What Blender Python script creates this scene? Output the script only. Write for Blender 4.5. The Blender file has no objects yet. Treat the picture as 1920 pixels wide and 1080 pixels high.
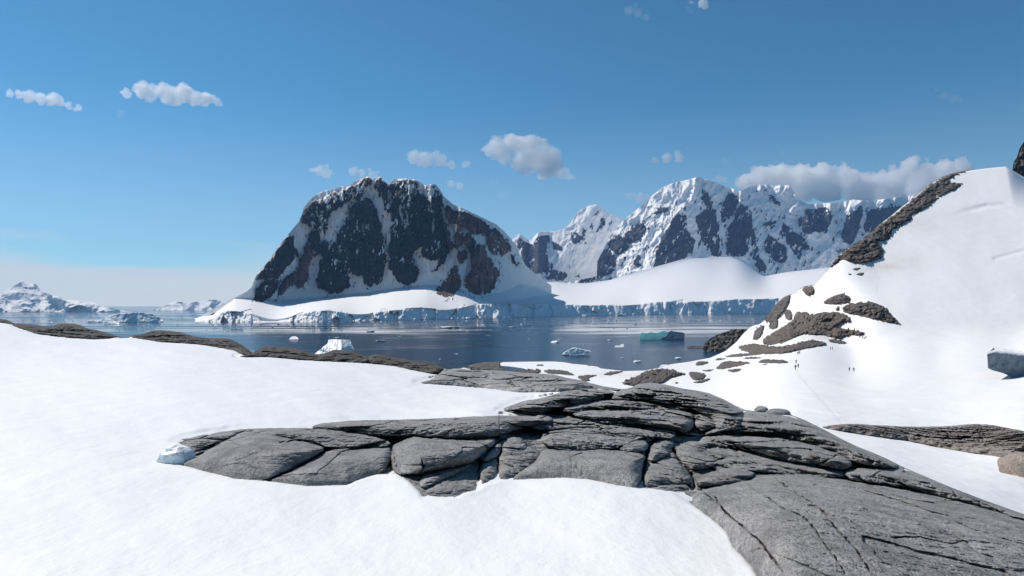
import bpy, bmesh, math, random

import numpy as np
R = math.radians
random.seed(7); rng = np.random.default_rng(7)
sc = bpy.context.scene
C = sc.collection

# ---------------------------------------------------------------- camera, sky, sun, exposure
F, HX, HY, HC = 1280.0, 960.0, 574.0, 40.0          # focal (px of the 1920 frame), principal column, horizon row, eye above sea (m)
SUN_AZ, SUN_EL = -62.0, 47.0                         # degrees from view direction (left is negative), elevation
cam = bpy.data.cameras.new('camera'); camo = bpy.data.objects.new('camera', cam); C.objects.link(camo)
cam.sensor_width = 36; cam.lens = 36 * F / 1920; cam.shift_y = (HY - 540) / 1920
cam.clip_start = 0.1; cam.clip_end = 200000
camo.location = (0, 0, HC); camo.rotation_euler = (R(90), 0, 0); sc.camera = camo
w = bpy.data.worlds.new('World'); sc.world = w; w.use_nodes = True
nt = w.node_tree; nt.nodes.clear(); N = nt.nodes.new; L = nt.links.new
out = N('ShaderNodeOutputWorld'); bg = N('ShaderNodeBackground'); sky = N('ShaderNodeTexSky')
sky.sky_type = 'NISHITA'; sky.sun_disc = False; sky.sun_elevation = R(SUN_EL); sky.sun_rotation = R(SUN_AZ)
sky.altitude = 0; sky.air_density = 0.8; sky.dust_density = 0.0; sky.ozone_density = 10.0
bg.inputs[1].default_value = 0.1
# thin stratus low over the horizon, all the way round
tc = N('ShaderNodeTexCoord'); sep = N('ShaderNodeSeparateXYZ'); L(tc.outputs['Generated'], sep.inputs[0])
mp = N('ShaderNodeMapping'); mp.inputs['Scale'].default_value = (2.2, 2.2, 16); L(tc.outputs['Generated'], mp.inputs[0])
nz = N('ShaderNodeTexNoise'); nz.inputs['Scale'].default_value = 1.6; nz.inputs['Detail'].default_value = 7; L(mp.outputs[0], nz.inputs['Vector'])
ma = N('ShaderNodeMath'); ma.operation = 'MULTIPLY_ADD'; L(nz.outputs[0], ma.inputs[0]); ma.inputs[1].default_value = -0.11; L(sep.outputs['Z'], ma.inputs[2])
mr = N('ShaderNodeMapRange'); mr.interpolation_type = 'SMOOTHSTEP'; L(ma.outputs[0], mr.inputs[0])
mr.inputs[1].default_value = -0.025; mr.inputs[2].default_value = 0.042; mr.inputs[3].default_value = 0.92; mr.inputs[4].default_value = 0.0
vr = N('ShaderNodeMapRange'); vr.interpolation_type = 'SMOOTHSTEP'; L(sep.outputs['Z'], vr.inputs[0]); vr.inputs[1].default_value = 0.0; vr.inputs[2].default_value = 0.30; vr.inputs[3].default_value = 0.30; vr.inputs[4].default_value = 0.0
vm = N('ShaderNodeMath'); vm.operation = 'MAXIMUM'; L(mr.outputs[0], vm.inputs[0]); L(vr.outputs[0], vm.inputs[1])
mx = N('ShaderNodeMix'); mx.data_type = 'RGBA'; L(vm.outputs[0], mx.inputs[0])
tn = N('ShaderNodeMix'); tn.data_type = 'RGBA'; tn.blend_type = 'MULTIPLY'; tn.inputs[0].default_value = 1.0; L(sky.outputs[0], tn.inputs[6]); tn.inputs[7].default_value = (0.72, 1.13, 0.96, 1)
L(tn.outputs[2], mx.inputs[6]); mx.inputs[7].default_value = (7.2, 7.3, 7.1, 1)
L(mx.outputs[2], bg.inputs[0]); L(bg.outputs[0], out.inputs[0])
sl = bpy.data.lights.new('sun', 'SUN'); sl.energy = 4.2; sl.angle = R(0.55); sl.color = (1.0, 0.93, 0.85)
so = bpy.data.objects.new('sun', sl); C.objects.link(so)
so.rotation_euler = (R(90 - SUN_EL), 0, R(-SUN_AZ) + math.pi)
sc.view_settings.view_transform = 'Standard'; sc.view_settings.look = 'None'; sc.view_settings.gamma = 1
sc.view_settings.use_curve_mapping = False
sc.view_settings.exposure = 0.06
cy = sc.cycles; cy.max_bounces = 64; cy.diffuse_bounces = 3; cy.glossy_bounces = 3; cy.volume_bounces = 60
cy.transparent_max_bounces = 8; cy.use_denoising = True; cy.caustics_reflective = False; cy.caustics_refractive = False
try: cy.denoiser = 'OPENIMAGEDENOISE'
except Exception: pass

# ---------------------------------------------------------------- numeric helpers
_perm = np.concatenate([rng.permutation(256)] * 3)
_g3 = rng.normal(size=(256, 3)); _g3 /= np.linalg.norm(_g3, axis=1)[:, None]
def pn(x, y, z):
    x = np.asarray(x, float); y = np.asarray(y, float) + 0 * x; z = np.asarray(z, float) + 0 * x
    xi = np.floor(x).astype(int); yi = np.floor(y).astype(int); zi = np.floor(z).astype(int)
    xf = x - xi; yf = y - yi; zf = z - zi
    fu = xf**3*(xf*(xf*6-15)+10); fv = yf**3*(yf*(yf*6-15)+10); fw = zf**3*(zf*(zf*6-15)+10)
    r = 0
    for i in (0, 1):
        a = _perm[(xi+i) & 255]
        for j in (0, 1):
            b = _perm[a + ((yi+j) & 255)]
            for k in (0, 1):
                g = _g3[_perm[b + ((zi+k) & 255)]]
                d = g[..., 0]*(xf-i) + g[..., 1]*(yf-j) + g[..., 2]*(zf-k)
                r = r + d*(fu if i else 1-fu)*(fv if j else 1-fv)*(fw if k else 1-fw)
    return r * 1.5
def fbm(x, y, z, o=5, g=0.5, ridged=False):
    s = 0; a = 1; t = 0
    for i in range(o):
        n = pn(x*2**i + 17.3*i, y*2**i + 5.1*i, z*2**i + 9.7*i)
        s = s + a*((1-2*np.abs(n)) if ridged else n); t += a; a *= g
    return s / t
def cells(x, y, z, seed=0):
    """distance to the nearest cell border (F2-F1) and a value per cell: jointed blocks"""
    xi = np.floor(x).astype(int); yi = np.floor(y).astype(int); zi = np.floor(z).astype(int)
    f1 = np.full(np.shape(x), 9.0); f2 = f1.copy(); cid = np.zeros(np.shape(x))
    for i in (-1, 0, 1):
        for j in (-1, 0, 1):
            for k in (-1, 0, 1):
                h = _perm[_perm[_perm[(xi+i+seed) & 255] + ((yi+j) & 255)] + ((zi+k) & 255)]
                g = _g3[h]
                d = np.sqrt((xi+i+.5+.45*g[..., 0]-x)**2 + (yi+j+.5+.45*g[..., 1]-y)**2 + (zi+k+.5+.45*g[..., 2]-z)**2)
                n = d < f1
                f2 = np.where(n, f1, np.minimum(f2, d)); f1 = np.where(n, d, f1); cid = np.where(n, h/255.0, cid)
    return f2 - f1, cid
def sstep(a, b, x):
    t = np.clip((x-a)/(b-a), 0, 1); return t*t*(3-2*t)
def seg_d(px, py, a, b, asp=1.0):
    dx, dy = b[0]-a[0], (b[1]-a[1])*asp
    t = np.clip(((px-a[0])*dx + (py-a[1])*asp*dy)/(dx*dx+dy*dy+1e-9), 0, 1)
    return np.hypot(px-a[0]-t*dx, (py-a[1])*asp-t*dy), t
def line_d(px, py, pts, asp=1.0, pad=None):
    d = np.full(np.shape(px), 1e9)
    if pad:
        P = np.array(pts); m = (px > P[:, 0].min()-pad) & (px < P[:, 0].max()+pad) & (py > P[:, 1].min()-pad) & (py < P[:, 1].max()+pad)
        if m.any(): d[m] = line_d(px[m], py[m], pts, asp)
        return d
    for a, b in zip(pts[:-1], pts[1:]): d = np.minimum(d, seg_d(px, py, a, b, asp)[0])
    return d
def poly_sd(px, py, pts, pad=40, asp=1.0):
    """signed distance, positive inside; far outside the padded box it is -pad"""
    P = np.array(pts, float); sd = np.full(np.shape(px), -float(pad))
    m = (px > P[:, 0].min()-pad) & (px < P[:, 0].max()+pad) & (py > P[:, 1].min()-pad) & (py < P[:, 1].max()+pad)
    if not m.any(): return sd
    x = px[m]; y = py[m]; d = np.full(x.shape, 1e9); ins = np.zeros(x.shape, bool)
    for k in range(len(P)):
        a = P[k]; b = P[(k+1) % len(P)]
        d = np.minimum(d, seg_d(x, y, a, b, asp)[0])
        c = (a[1] > y) != (b[1] > y)
        if a[1] != b[1]: ins ^= c & (x < (b[0]-a[0])*(y-a[1])/(b[1]-a[1]) + a[0])
    sd[m] = np.where(ins, d, np.maximum(-d, -pad)); return sd
def V(v, *pts): return [(v[0]+x/v[2], v[1]+y/v[2]) for x, y in pts]
V1 = (280, 680, 3.097); V2 = (780, 660, 3.097); V3 = (1300, 740, 3.097)
M1 = (350, 310, 3.4836); M2 = (800, 310, 3.484); M3 = (1250, 280, 3.176)
def curve(pts):
    a = np.array(pts, float); return lambda x: np.interp(x, a[:, 0], a[:, 1])
class Tps:
    def __init__(s, pts, vals, sx, sy, reg=1e-4):
        s.sx, s.sy = sx, sy; P = np.array(pts, float)/[sx, sy]; n = len(P); s.P = P
        d = np.linalg.norm(P[:, None]-P[None], axis=2); K = s.k(d) + np.eye(n)*reg
        A = np.zeros((n+3, n+3)); A[:n, :n] = K; A[:n, n] = 1; A[:n, n+1:] = P; A[n:, :n] = A[:n, n:].T
        s.w = np.linalg.solve(A, np.concatenate([vals, [0, 0, 0]]))
    @staticmethod
    def k(d): return np.where(d > 0, d*d*np.log(d+1e-12), 0)
    def __call__(s, x, y):
        x = np.asarray(x)/s.sx; y = np.asarray(y)/s.sy; n = len(s.P)
        r = s.w[n] + s.w[n+1]*x + s.w[n+2]*y
        for i in range(n): r = r + s.w[i]*s.k(np.hypot(x-s.P[i, 0], y-s.P[i, 1]))
        return r
class Gridded:
    def __init__(s, f, x0, x1, y0, y1, st=4):
        s.x0, s.y0, s.st = x0, y0, st; s.nx = int((x1-x0)/st)+2; s.ny = int((y1-y0)/st)+2
        gx, gy = np.meshgrid(x0+st*np.arange(s.nx), y0+st*np.arange(s.ny)); s.g = f(gx, gy)
    def __call__(s, x, y):
        fx = np.clip((x-s.x0)/s.st, 0, s.nx-1.001); fy = np.clip((y-s.y0)/s.st, 0, s.ny-1.001)
        i = fx.astype(int); j = fy.astype(int); a = fx-i; b = fy-j; g = s.g
        return (g[j, i]*(1-a)+g[j, i+1]*a)*(1-b) + (g[j+1, i]*(1-a)+g[j+1, i+1]*a)*b
def world(px, py, Y): return np.stack([(px-HX)/F*Y, Y, HC-(py-HY)/F*Y], -1)
def seaY(py): return HC*F/(py-HY)

# ---------------------------------------------------------------- mesh helpers
def mesh_np(name, verts, quads, attrs=None, smooth=True):
    used = np.unique(quads); rem = np.full(len(verts), -1, np.int64); rem[used] = np.arange(len(used))
    v = np.ascontiguousarray(verts[used], np.float32); q = np.ascontiguousarray(rem[quads], np.int32)
    k = q.shape[1]; me = bpy.data.meshes.new(name)
    me.vertices.add(len(v)); me.vertices.foreach_set('co', v.ravel())
    me.loops.add(q.size); me.loops.foreach_set('vertex_index', q.ravel())
    me.polygons.add(len(q)); me.polygons.foreach_set('loop_start', np.arange(0, q.size, k, dtype=np.int32))
    me.polygons.foreach_set('use_smooth', np.full(len(q), smooth))
    for an, av in (attrs or {}).items():
        at = me.attributes.new(an, 'FLOAT', 'POINT'); at.data.foreach_set('value', np.ascontiguousarray(av[used], np.float32))
    me.update(calc_edges=True); me.validate(); return me
def grid_quads(nr, nc):
    i = np.arange(nr-1)[:, None]*nc + np.arange(nc-1)[None]
    return np.stack([i, i+1, i+nc+1, i+nc], -1).reshape(-1, 4)
def link(name, me, mat, parent=None):
    o = bpy.data.objects.new(name, me); C.objects.link(o)
    if mat and not me.materials: me.materials.append(mat)
    if parent: o.parent = parent
    return o
def tag(o, label=None, cat=None, group=None, kind=None):
    for k, v in (('label', label), ('category', cat), ('group', group), ('kind', kind)):
        if v: o[k] = v
    return o
def centre(o):
    """put the origin of a mesh built in world space at its base"""
    me = o.data; n = len(me.vertices); co = np.empty(n*3, np.float32); me.vertices.foreach_get('co', co); co = co.reshape(-1, 3)
    c = np.array([(co[:, 0].min()+co[:, 0].max())/2, (co[:, 1].min()+co[:, 1].max())/2, co[:, 2].min()])
    me.vertices.foreach_set('co', (co-c).astype(np.float32).ravel()); o.location = c.tolist(); me.update(); return o

# ---------------------------------------------------------------- materials
def mat(name):
    m = bpy.data.materials.new(name); m.use_nodes = True; t = m.node_tree; b = t.nodes['Principled BSDF']; return m, t, b
class NB:
    def __init__(s, t): s.t = t; s.tc = None
    def n(s, ty, **kw):
        x = s.t.nodes.new('ShaderNode'+ty)
        for k, v in kw.items(): setattr(x, k, v)
        return x
    def l(s, a, b): s.t.links.new(a, b)
    def co(s, kind='Position', scale=(1, 1, 1)):
        g = s.n('NewGeometry'); m = s.n('Mapping'); m.inputs['Scale'].default_value = scale; s.l(g.outputs['Position'], m.inputs[0]); return m.outputs[0]
    def noise(s, sc_, det=6, rough=.55, vec=None, dist=0):
        x = s.n('TexNoise'); x.inputs['Scale'].default_value = sc_; x.inputs['Detail'].default_value = det
        x.inputs['Roughness'].default_value = rough; x.inputs['Distortion'].default_value = dist
        s.l(vec if vec else s.co(), x.inputs['Vector']); return x.outputs[0]
    def voro(s, sc_, vec=None, feat='F1'):
        x = s.n('TexVoronoi'); x.feature = feat; x.inputs['Scale'].default_value = sc_; s.l(vec if vec else s.co(), x.inputs['Vector']); return x.outputs[0]
    def attr(s, nm): x = s.n('Attribute'); x.attribute_name = nm; return x.outputs['Fac']
    def ramp(s, f, stops, const=False):
        x = s.n('ValToRGB'); e = x.color_ramp.elements
        while len(e) < len(stops): e.new(.5)
        for i, (p, c) in enumerate(stops): e[i].position = p; e[i].color = (*c, 1) if len(c) == 3 else c
        s.l(f, x.inputs[0]); return x.outputs[0]
    def mix(s, f, a, b, bt='MIX'):
        x = s.n('Mix'); x.data_type = 'RGBA'; x.blend_type = bt
        for v, i in ((f, 0), (a, 6), (b, 7)):
            if hasattr(v, 'is_linked'): s.l(v, x.inputs[i])
            else: x.inputs[i].default_value = v if i == 0 else (*v, 1)
        return x.outputs[2]
    def math(s, op, a, b=0.0, c=0.0):
        x = s.n('Math'); x.operation = op
        for i, v in enumerate((a, b, c)):
            if hasattr(v, 'is_linked'): s.l(v, x.inputs[i])
            else: x.inputs[i].default_value = v
        return x.outputs[0]
    def mapr(s, f, a, b, c=0, d=1, sm=True):
        x = s.n('MapRange'); x.interpolation_type = 'SMOOTHSTEP' if sm else 'LINEAR'; s.l(f, x.inputs[0])
        for i, v in enumerate((a, b, c, d)): x.inputs[i+1].default_value = v
        return x.outputs[0]
    def bump(s, h, dist, strength=1.0, nrm=None):
        x = s.n('Bump'); x.inputs['Distance'].default_value = dist; x.inputs['Strength'].default_value = strength; s.l(h, x.inputs['Height'])
        if nrm: s.l(nrm, x.inputs['Normal'])
        return x.outputs[0]
SNOW = (0.885, 0.872, 0.858)
def snow_near():
    m, t, b = mat('snow'); s = NB(t)
    f = s.mix(s.attr('dirt'), SNOW, (0.40, 0.36, 0.34)); f = s.mix(s.attr('algae'), f, (0.66, 0.57, 0.52))
    pv = s.noise(.35, 5); f = s.mix(s.mapr(pv, .35, .7, 0, .10), f, (0.76, 0.79, 0.84)); s.l(f, b.inputs['Base Color'])
    b.inputs['Roughness'].default_value = .55; b.inputs['Specular IOR Level'].default_value = .25
    h = s.noise(1.3, 4, .5, s.co(scale=(1, .45, 1))); h2 = s.noise(16, 5, .65, s.co(scale=(1, .6, 1))); h3 = s.noise(90, 2)
    n = s.bump(h, .11, .5); n = s.bump(h2, .012, .6, n); n = s.bump(h3, .002, .5, n); s.l(n, b.inputs['Normal']); return m
def snow_far():
    m, t, b = mat('hill_snow'); s = NB(t)
    f = s.mix(s.attr('dirt'), SNOW, (0.40, 0.37, 0.36)); f = s.mix(s.attr('algae'), f, (0.62, 0.53, 0.49))
    s.l(f, b.inputs['Base Color']); b.inputs['Roughness'].default_value = .6; b.inputs['Specular IOR Level'].default_value = .2
    n = s.bump(s.noise(.10, 6, .5), 1.4, .35); n = s.bump(s.noise(1.1, 4, .6), .12, .5, n); s.l(n, b.inputs['Normal']); return m
def rock_mat(name, lo, hi, warm, scale=1.0, bumpk=1.0):
    m, t, b = mat(name); s = NB(t)
    big = s.noise(.55*scale, 6, .6); mid = s.noise(3.2*scale, 8, .68); fine = s.noise(38*scale, 4, .7); sp = s.voro(70*scale)
    g_ = s.n('NewGeometry'); mp_ = s.n('Mapping'); mp_.inputs['Rotation'].default_value = (0, 0, R(-38)); mp_.inputs['Scale'].default_value = (2.6, .8, 2.0); s.l(g_.outputs['Position'], mp_.inputs[0])
    stre = s.noise(5.0*scale, 6, .62, mp_.outputs[0]); rip = s.noise(13*scale, 4, .6, mp_.outputs[0])
    c = s.ramp(mid, [(.36, lo), (.64, hi)])
    c = s.mix(s.mapr(big, .42, .72, 0, .45), c, warm)
    wet = s.noise(1.15*scale, 5, .6, s.co(scale=(1, .7, 1.4)), .8); c = s.mix(s.mapr(wet, .52, .66, 0, .5), c, tuple(x*.42 for x in lo)); c = s.mix(s.mapr(wet, .44, .30, 0, .35), c, tuple(min(1, x*1.15) for x in hi))
    c = s.mix(s.mapr(rip, .50, .64, 0, .35), c, tuple(x*.55 for x in lo)); c = s.mix(s.math('MULTIPLY', s.attr('pale'), .55), c, (0.50, 0.475, 0.45))
    c = s.mix(s.mapr(fine, .44, .62, 0, .62), c, tuple(x*.5 for x in lo))
    c = s.mix(s.mapr(sp, .0, .32, .40, 0), c, tuple(min(1, x*1.6) for x in hi))
    c = s.mix(s.math('MULTIPLY', s.attr('brown'), .8), c, (0.21, 0.155, 0.118)); c = s.mix(s.math('MULTIPLY', s.attr('crack'), .75), c, (0.045, 0.038, 0.028))
    s.l(c, b.inputs['Base Color']); b.inputs['Roughness'].default_value = .82; b.inputs['Specular IOR Level'].default_value = .3
    n = s.bump(stre, .10/scale*bumpk, .7); n = s.bump(rip, .035/scale*bumpk, .8, n); n = s.bump(mid, .06/scale*bumpk, .55, n); n = s.bump(fine, .03/scale*bumpk, .9, n); n = s.bump(sp, .012/scale*bumpk, .6, n); s.l(n, b.inputs['Normal']); return m
def mountain_mat(name, rock, brown, ns, snow=SNOW):
    m, t, b = mat(name); s = NB(t)
    a = s.attr('rock'); n1 = s.noise(ns, 8, .7); n2 = s.noise(ns*5, 5, .7)
    k = s.math('ADD', a, s.math('MULTIPLY_ADD', n1, .55, -.275)); k = s.math('ADD', k, s.math('MULTIPLY_ADD', n2, .25, -.125))
    k = s.mapr(k, .42, .58)
    rc = s.ramp(s.noise(ns*2.2, 8, .65, s.co(scale=(1, 1, .35))), [(.3, tuple(x*.4 for x in rock)), (.7, tuple(x*1.9 for x in rock))])
    rc = s.mix(s.attr('brown'), rc, brown); c = s.mix(k, snow, rc); s.l(c, b.inputs['Base Color'])
    b.inputs['Roughness'].default_value = .8; b.inputs['Specular IOR Level'].default_value = .2
    h = s.noise(ns*1.5, 9, .68, s.co(scale=(1, 1, .45))); hb = s.math('MULTIPLY', h, s.math('MULTIPLY_ADD', k, .95, .04))
    s.l(s.bump(hb, 1.3/ns*.35, .9), b.inputs['Normal']); return m
def ice_mat(name, col, deep, trans=0.0):
    m, t, b = mat(name); s = NB(t)
    a = s.n('NewGeometry'); sp = s.n('SeparateXYZ'); s.l(a.outputs['Normal'], sp.inputs[0])
    up = s.mapr(s.math('ADD', sp.outputs['Z'], s.math('MULTIPLY_ADD', s.noise(.5, 4), .4, -.2)), .5, .85)
    c = s.mix(up, s.ramp(s.noise(.35, 6, .6), [(.3, deep), (.7, col)]), SNOW); s.l(c, b.inputs['Base Color'])
    b.inputs['Roughness'].default_value = .4; s.l(s.bump(s.noise(1.2, 6, .6), .5, .6), b.inputs['Normal'])
    if trans:
        tr = s.n('BsdfTranslucent'); s.l(c, tr.inputs['Color']); ms = s.n('MixShader'); ms.inputs[0].default_value = trans
        s.l(b.outputs[0], ms.inputs[1]); s.l(tr.outputs[0], ms.inputs[2]); s.l(ms.outputs[0], t.nodes['Material Output'].inputs['Surface'])
    return m
M = {}
M['snow'] = snow_near(); M['hill'] = snow_far()
M['rock'] = rock_mat('grey_rock', (0.28, 0.275, 0.275), (0.60, 0.585, 0.57), (0.44, 0.41, 0.38))
M['rock_mid'] = rock_mat('shore_rock', (0.085, 0.08, 0.076), (0.17, 0.16, 0.15), (0.155, 0.128, 0.105), .22)
M['rock_far'] = rock_mat('headland_rock', (0.09, 0.084, 0.078), (0.23, 0.21, 0.19), (0.21, 0.165, 0.125), .12)
M['mount'] = mountain_mat('mountain_rock', (0.030, 0.031, 0.034), (0.27, 0.155, 0.11), .035)
M['range'] = mountain_mat('range_rock', (0.045, 0.047, 0.052), (0.10, 0.08, 0.07), .020)
M['ice'] = ice_mat('berg_ice', (0.72, 0.80, 0.84), (0.52, 0.66, 0.72))
M['ice_turq'] = ice_mat('turquoise_ice', (0.66, 0.93, 0.93), (0.46, 0.86, 0.88), .6)
M['ice_grey'] = ice_mat('grey_ice', (0.42, 0.48, 0.54), (0.33, 0.39, 0.46))
def sea_mat():
    m, t, b = mat('sea_water'); s = NB(t)
    b.inputs['Base Color'].default_value = (0.005, 0.027, 0.055, 1); b.inputs['IOR'].default_value = 1.333
    warp = s.co(scale=(.0016, .010, 1))
    n = s.noise(1.0, 7, .58, warp, .6); k = s.mapr(n, .47, .56)
    n2 = s.noise(1.0, 5, .6, s.co(scale=(.006, .045, 1)), .4); k2 = s.mapr(n2, .50, .62)
    kk = s.math('MAXIMUM', s.math('MULTIPLY', k, .8), s.math('MULTIPLY', k2, .5))
    gp = s.n('NewGeometry'); sy = s.n('SeparateXYZ'); s.l(gp.outputs['Position'], sy.inputs[0])          # a breeze ruffles the near part of the bay
    wy = s.math('ADD', sy.outputs['Y'], s.math('MULTIPLY_ADD', s.noise(1.0, 5, .55, s.co(scale=(.0035, .006, 1))), 420, -210))
    wind = s.math('MULTIPLY', s.mapr(wy, 1060, 930), s.mapr(s.noise(1.0, 4, .5, s.co(scale=(.006, .012, 1))), .30, .5, .25, .85)); kk = s.math('MAXIMUM', kk, wind)
    s.l(s.mapr(kk, 0, 1, .04, .27, False), b.inputs['Roughness'])
    h = s.noise(.5, 5, .6, s.co(scale=(.5, 1, 1))); x = s.n('Bump'); x.inputs['Distance'].default_value = .12
    s.l(h, x.inputs['Height']); s.l(s.mapr(kk, 0, 1, .04, .7, False), x.inputs['Strength']); s.l(x.outputs[0], b.inputs['Normal']); return m
M['sea'] = sea_mat()

# ---------------------------------------------------------------- the sea
def flat_sheet():
    e = np.concatenate([-np.geomspace(90000, 300, 24), [0], np.geomspace(300, 90000, 24)]); y = np.concatenate([[-3000, -500], np.geomspace(90, 120000, 60)])
    gx, gy = np.meshgrid(e, y); v = np.stack([gx, gy, 0*gx], -1).reshape(-1, 3); return mesh_np('sea', v, grid_quads(len(y), len(e)))
tag(link('sea', flat_sheet(), M['sea']), 'calm dark blue sea with mirror bands and ruffled streaks', None, None, 'structure')

# ---------------------------------------------------------------- generic relief (grid of columns and rows with real depth, closed by a back slope)
def relief(name, x0, x1, dx, bottom, top, nrow, depth, m, back, attrs, fall=.9, kind='structure', label=None, zmin=-6.0):
    cols = np.arange(x0, x1+dx*.5, dx); b = bottom(cols); t = np.minimum(top(cols), b-.4)
    v = np.linspace(0, 1, nrow)[:, None]
    PX = np.repeat(cols[None], nrow, 0); PY = b[None]*(1-v) + t[None]*v
    Y = depth(PX, PY); P = world(PX, PY, Y)
    A = attrs(PX, PY, P); rows = [P]; ext = {k: [a] for k, a in A.items()}
    for f in (.04, .12, .25, .5, 1.0):
        q = P[-1].copy(); q[:, 1] += back*f; q[:, 0] *= q[:, 1]/P[-1][:, 1]; q[:, 2] = np.maximum(P[-1][:, 2]-back*f*fall, zmin); rows.append(q[None])
        for k in ext: ext[k].append(A[k][-1:])
    low = P[0].copy(); low[:, 2] = np.minimum(low[:, 2], zmin); rows.insert(0, low[None])
    for k in ext: ext[k].insert(0, A[k][:1])
    P = np.concatenate(rows); nr = P.shape[0]
    me = mesh_np(name, P.reshape(-1, 3), grid_quads(nr, len(cols)), {k: np.concatenate(a).ravel() for k, a in ext.items()})
    return tag(link(name, me, m), label, None, None, kind)

# ---------------------------------------------------------------- the dark mountain
WL = curve([(-300, 603), (350, 603.5), (470, 604.5), (600, 604), (690, 601.5), (760, 600), (860, 597), (1000, 594), (1200, 589.5), (1450, 587), (1800, 586)])
CT0 = [(330, 603), (370, 600), (395, 590), (410, 581), (425, 578), (431, 585), (436, 584), (450, 585), (470, 579), (480, 590), (490, 601), (505, 602.5), (520, 602), (540, 597), (560, 588), (580, 582), (605, 580.5),
       (609, 586), (613, 582), (640, 581.5), (650, 586), (668, 596), (690, 592), (705, 582), (720, 578), (734, 584), (738, 590), (745, 584), (760, 579), (790, 577.5), (820, 580), (842, 588), (848, 590), (854, 580), (870, 572),
       (900, 570), (1000, 570), (1060, 571), (1090, 571), (1098, 582), (1104, 572), (1150, 571), (1178, 574), (1186, 579), (1195, 571), (1230, 565), (1252, 564), (1257, 575), (1263, 565), (1280, 563), (1300, 566), (1308, 573), (1318, 565), (1360, 563), (1400, 562), (1450, 560), (1800, 556)]
CT = curve(CT0)
_cx = np.arange(300, 1830); _cs = np.convolve(np.pad(CT(_cx), 60, 'edge'), np.hanning(121)/np.hanning(121).sum(), 'valid'); CTS = curve(list(zip(_cx, _cs)))
MTOP = curve([(330, 603), (350, 602), (375, 594), (400, 579), (440, 558), (462, 547), (472, 538), (480, 517), (497, 497), (512, 477), (530, 452), (548, 430), (560, 416), (567, 400), (570, 388), (578, 378), (588, 368), (598, 362), (612, 357), (628, 353), (640, 349),
              (652, 350), (660, 343), (668, 338), (676, 335), (684, 330), (692, 332), (699, 336), (706, 332), (713, 331), (720, 338), (728, 346), (736, 337), (748, 334), (765, 335), (780, 337), (792, 344), (800, 349), (806, 346), (816, 345), (824, 354), (832, 368), (850, 383),
              (880, 396), (905, 408), (930, 420), (945, 433), (957, 446), (966, 458), (975, 478), (985, 497), (1000, 510), (1015, 522), (1040, 540)])
FB = curve([(330, 602), (400, 590), (440, 560), (480, 560), (520, 562), (560, 560), (600, 557), (650, 553), (700, 547), (740, 540), (800, 534), (850, 538), (900, 552), (940, 548), (980, 532), (1010, 540), (1040, 556)])
ROCKM = [V(M1, (460,750),(480,700),(560,610),(600,540),(650,480),(690,460),(700,520),(730,570),(690,620),(640,690),(600,730),(540,740)),
 V(M1, (440,890),(455,800),(500,760),(590,745),(590,790),(560,850),(490,895)),
 V(M1, (590,865),(600,800),(640,740),(720,680),(730,610),(770,570),(790,500),(800,440),(850,410),(880,470),(860,570),(820,600),(800,660),(800,700),(760,790),(735,800),(700,770),(640,830)),
 V(M1, (755,360),(770,290),(820,235),(870,215),(960,175),(1000,175),(1040,160),(1100,130),(1150,90),(1190,75),(1215,110),(1190,140),(1150,170),(1140,220),(1060,235),(1000,270),(930,310),(920,400),(880,480),(850,410),(800,400)),
 V(M1, (865,690),(880,600),(880,480),(930,500),(975,500),(1000,580),(1040,660),(1075,790),(1010,830),(940,835),(870,810),(840,760)),
 V(M1, (980,460),(1000,420),(1040,370),(1060,270),(1140,220),(1180,200),(1220,260),(1260,370),(1280,450),(1305,540),(1300,660),(1260,780),(1200,790),(1150,760),(1150,735),(1060,700),(1010,600),(995,510)),
 V(M1, (1225,140),(1260,80),(1300,100),(1320,150),(1330,330),(1310,330),(1285,240),(1250,180)),
 V(M1, (1330,120),(1400,85),(1500,92),(1520,150),(1550,250),(1540,330),(1540,520),(1490,550),(1480,600),(1515,670),(1500,750),(1440,785),(1380,760),(1345,710),(1315,640),(1320,560),(1340,420),(1340,250)),
 V(M1, (1550,130),(1620,115),(1660,180),(1680,260),(1650,330),(1690,420),(1700,500),(1690,560),(1640,600),(1600,625),(1540,600),(1530,500),(1550,350)),
 V(M2, (60,125),(95,190),(110,240),(75,270),(95,330),(150,420),(160,540),(120,620),(70,700),(60,690),(95,590),(75,480),(60,300)),
 V(M2, (110,240),(180,290),(300,320),(360,370),(350,420),(300,440),(260,400),(220,400),(230,500),(200,550),(170,530),(180,420),(130,330)),
 V(M2, (300,330),(340,340),(400,400),(390,470),(340,440),(300,420)), V(M2, (400,430),(450,420),(520,480),(550,560),(500,580),(470,570),(440,590),(410,560),(400,480)),
 V(M2, (200,600),(210,550),(260,560),(265,600),(230,640)), V(M2, (50,830),(60,800),(110,770),(160,680),(200,660),(210,720),(230,780),(160,860),(120,868)),
 V(M2, (245,800),(260,720),(290,690),(290,600),(330,520),(380,520),(385,580),(440,640),(475,710),(460,770),(420,820),(350,855),(300,840)),
 V(M2, (240,450),(290,450),(320,500),(290,580),(260,540)), V(M2, (550,590),(580,600),(600,660),(570,640))]
BROWNM = [V(M2, (60,830),(160,660),(230,560),(290,600),(330,500),(400,430),(520,480),(560,560),(480,720),(350,870),(120,880)), V(M2, (100,300),(330,320),(360,420),(230,560),(150,540)), V(M1, (600,870),(790,520),(860,570),(760,800))]
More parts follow.
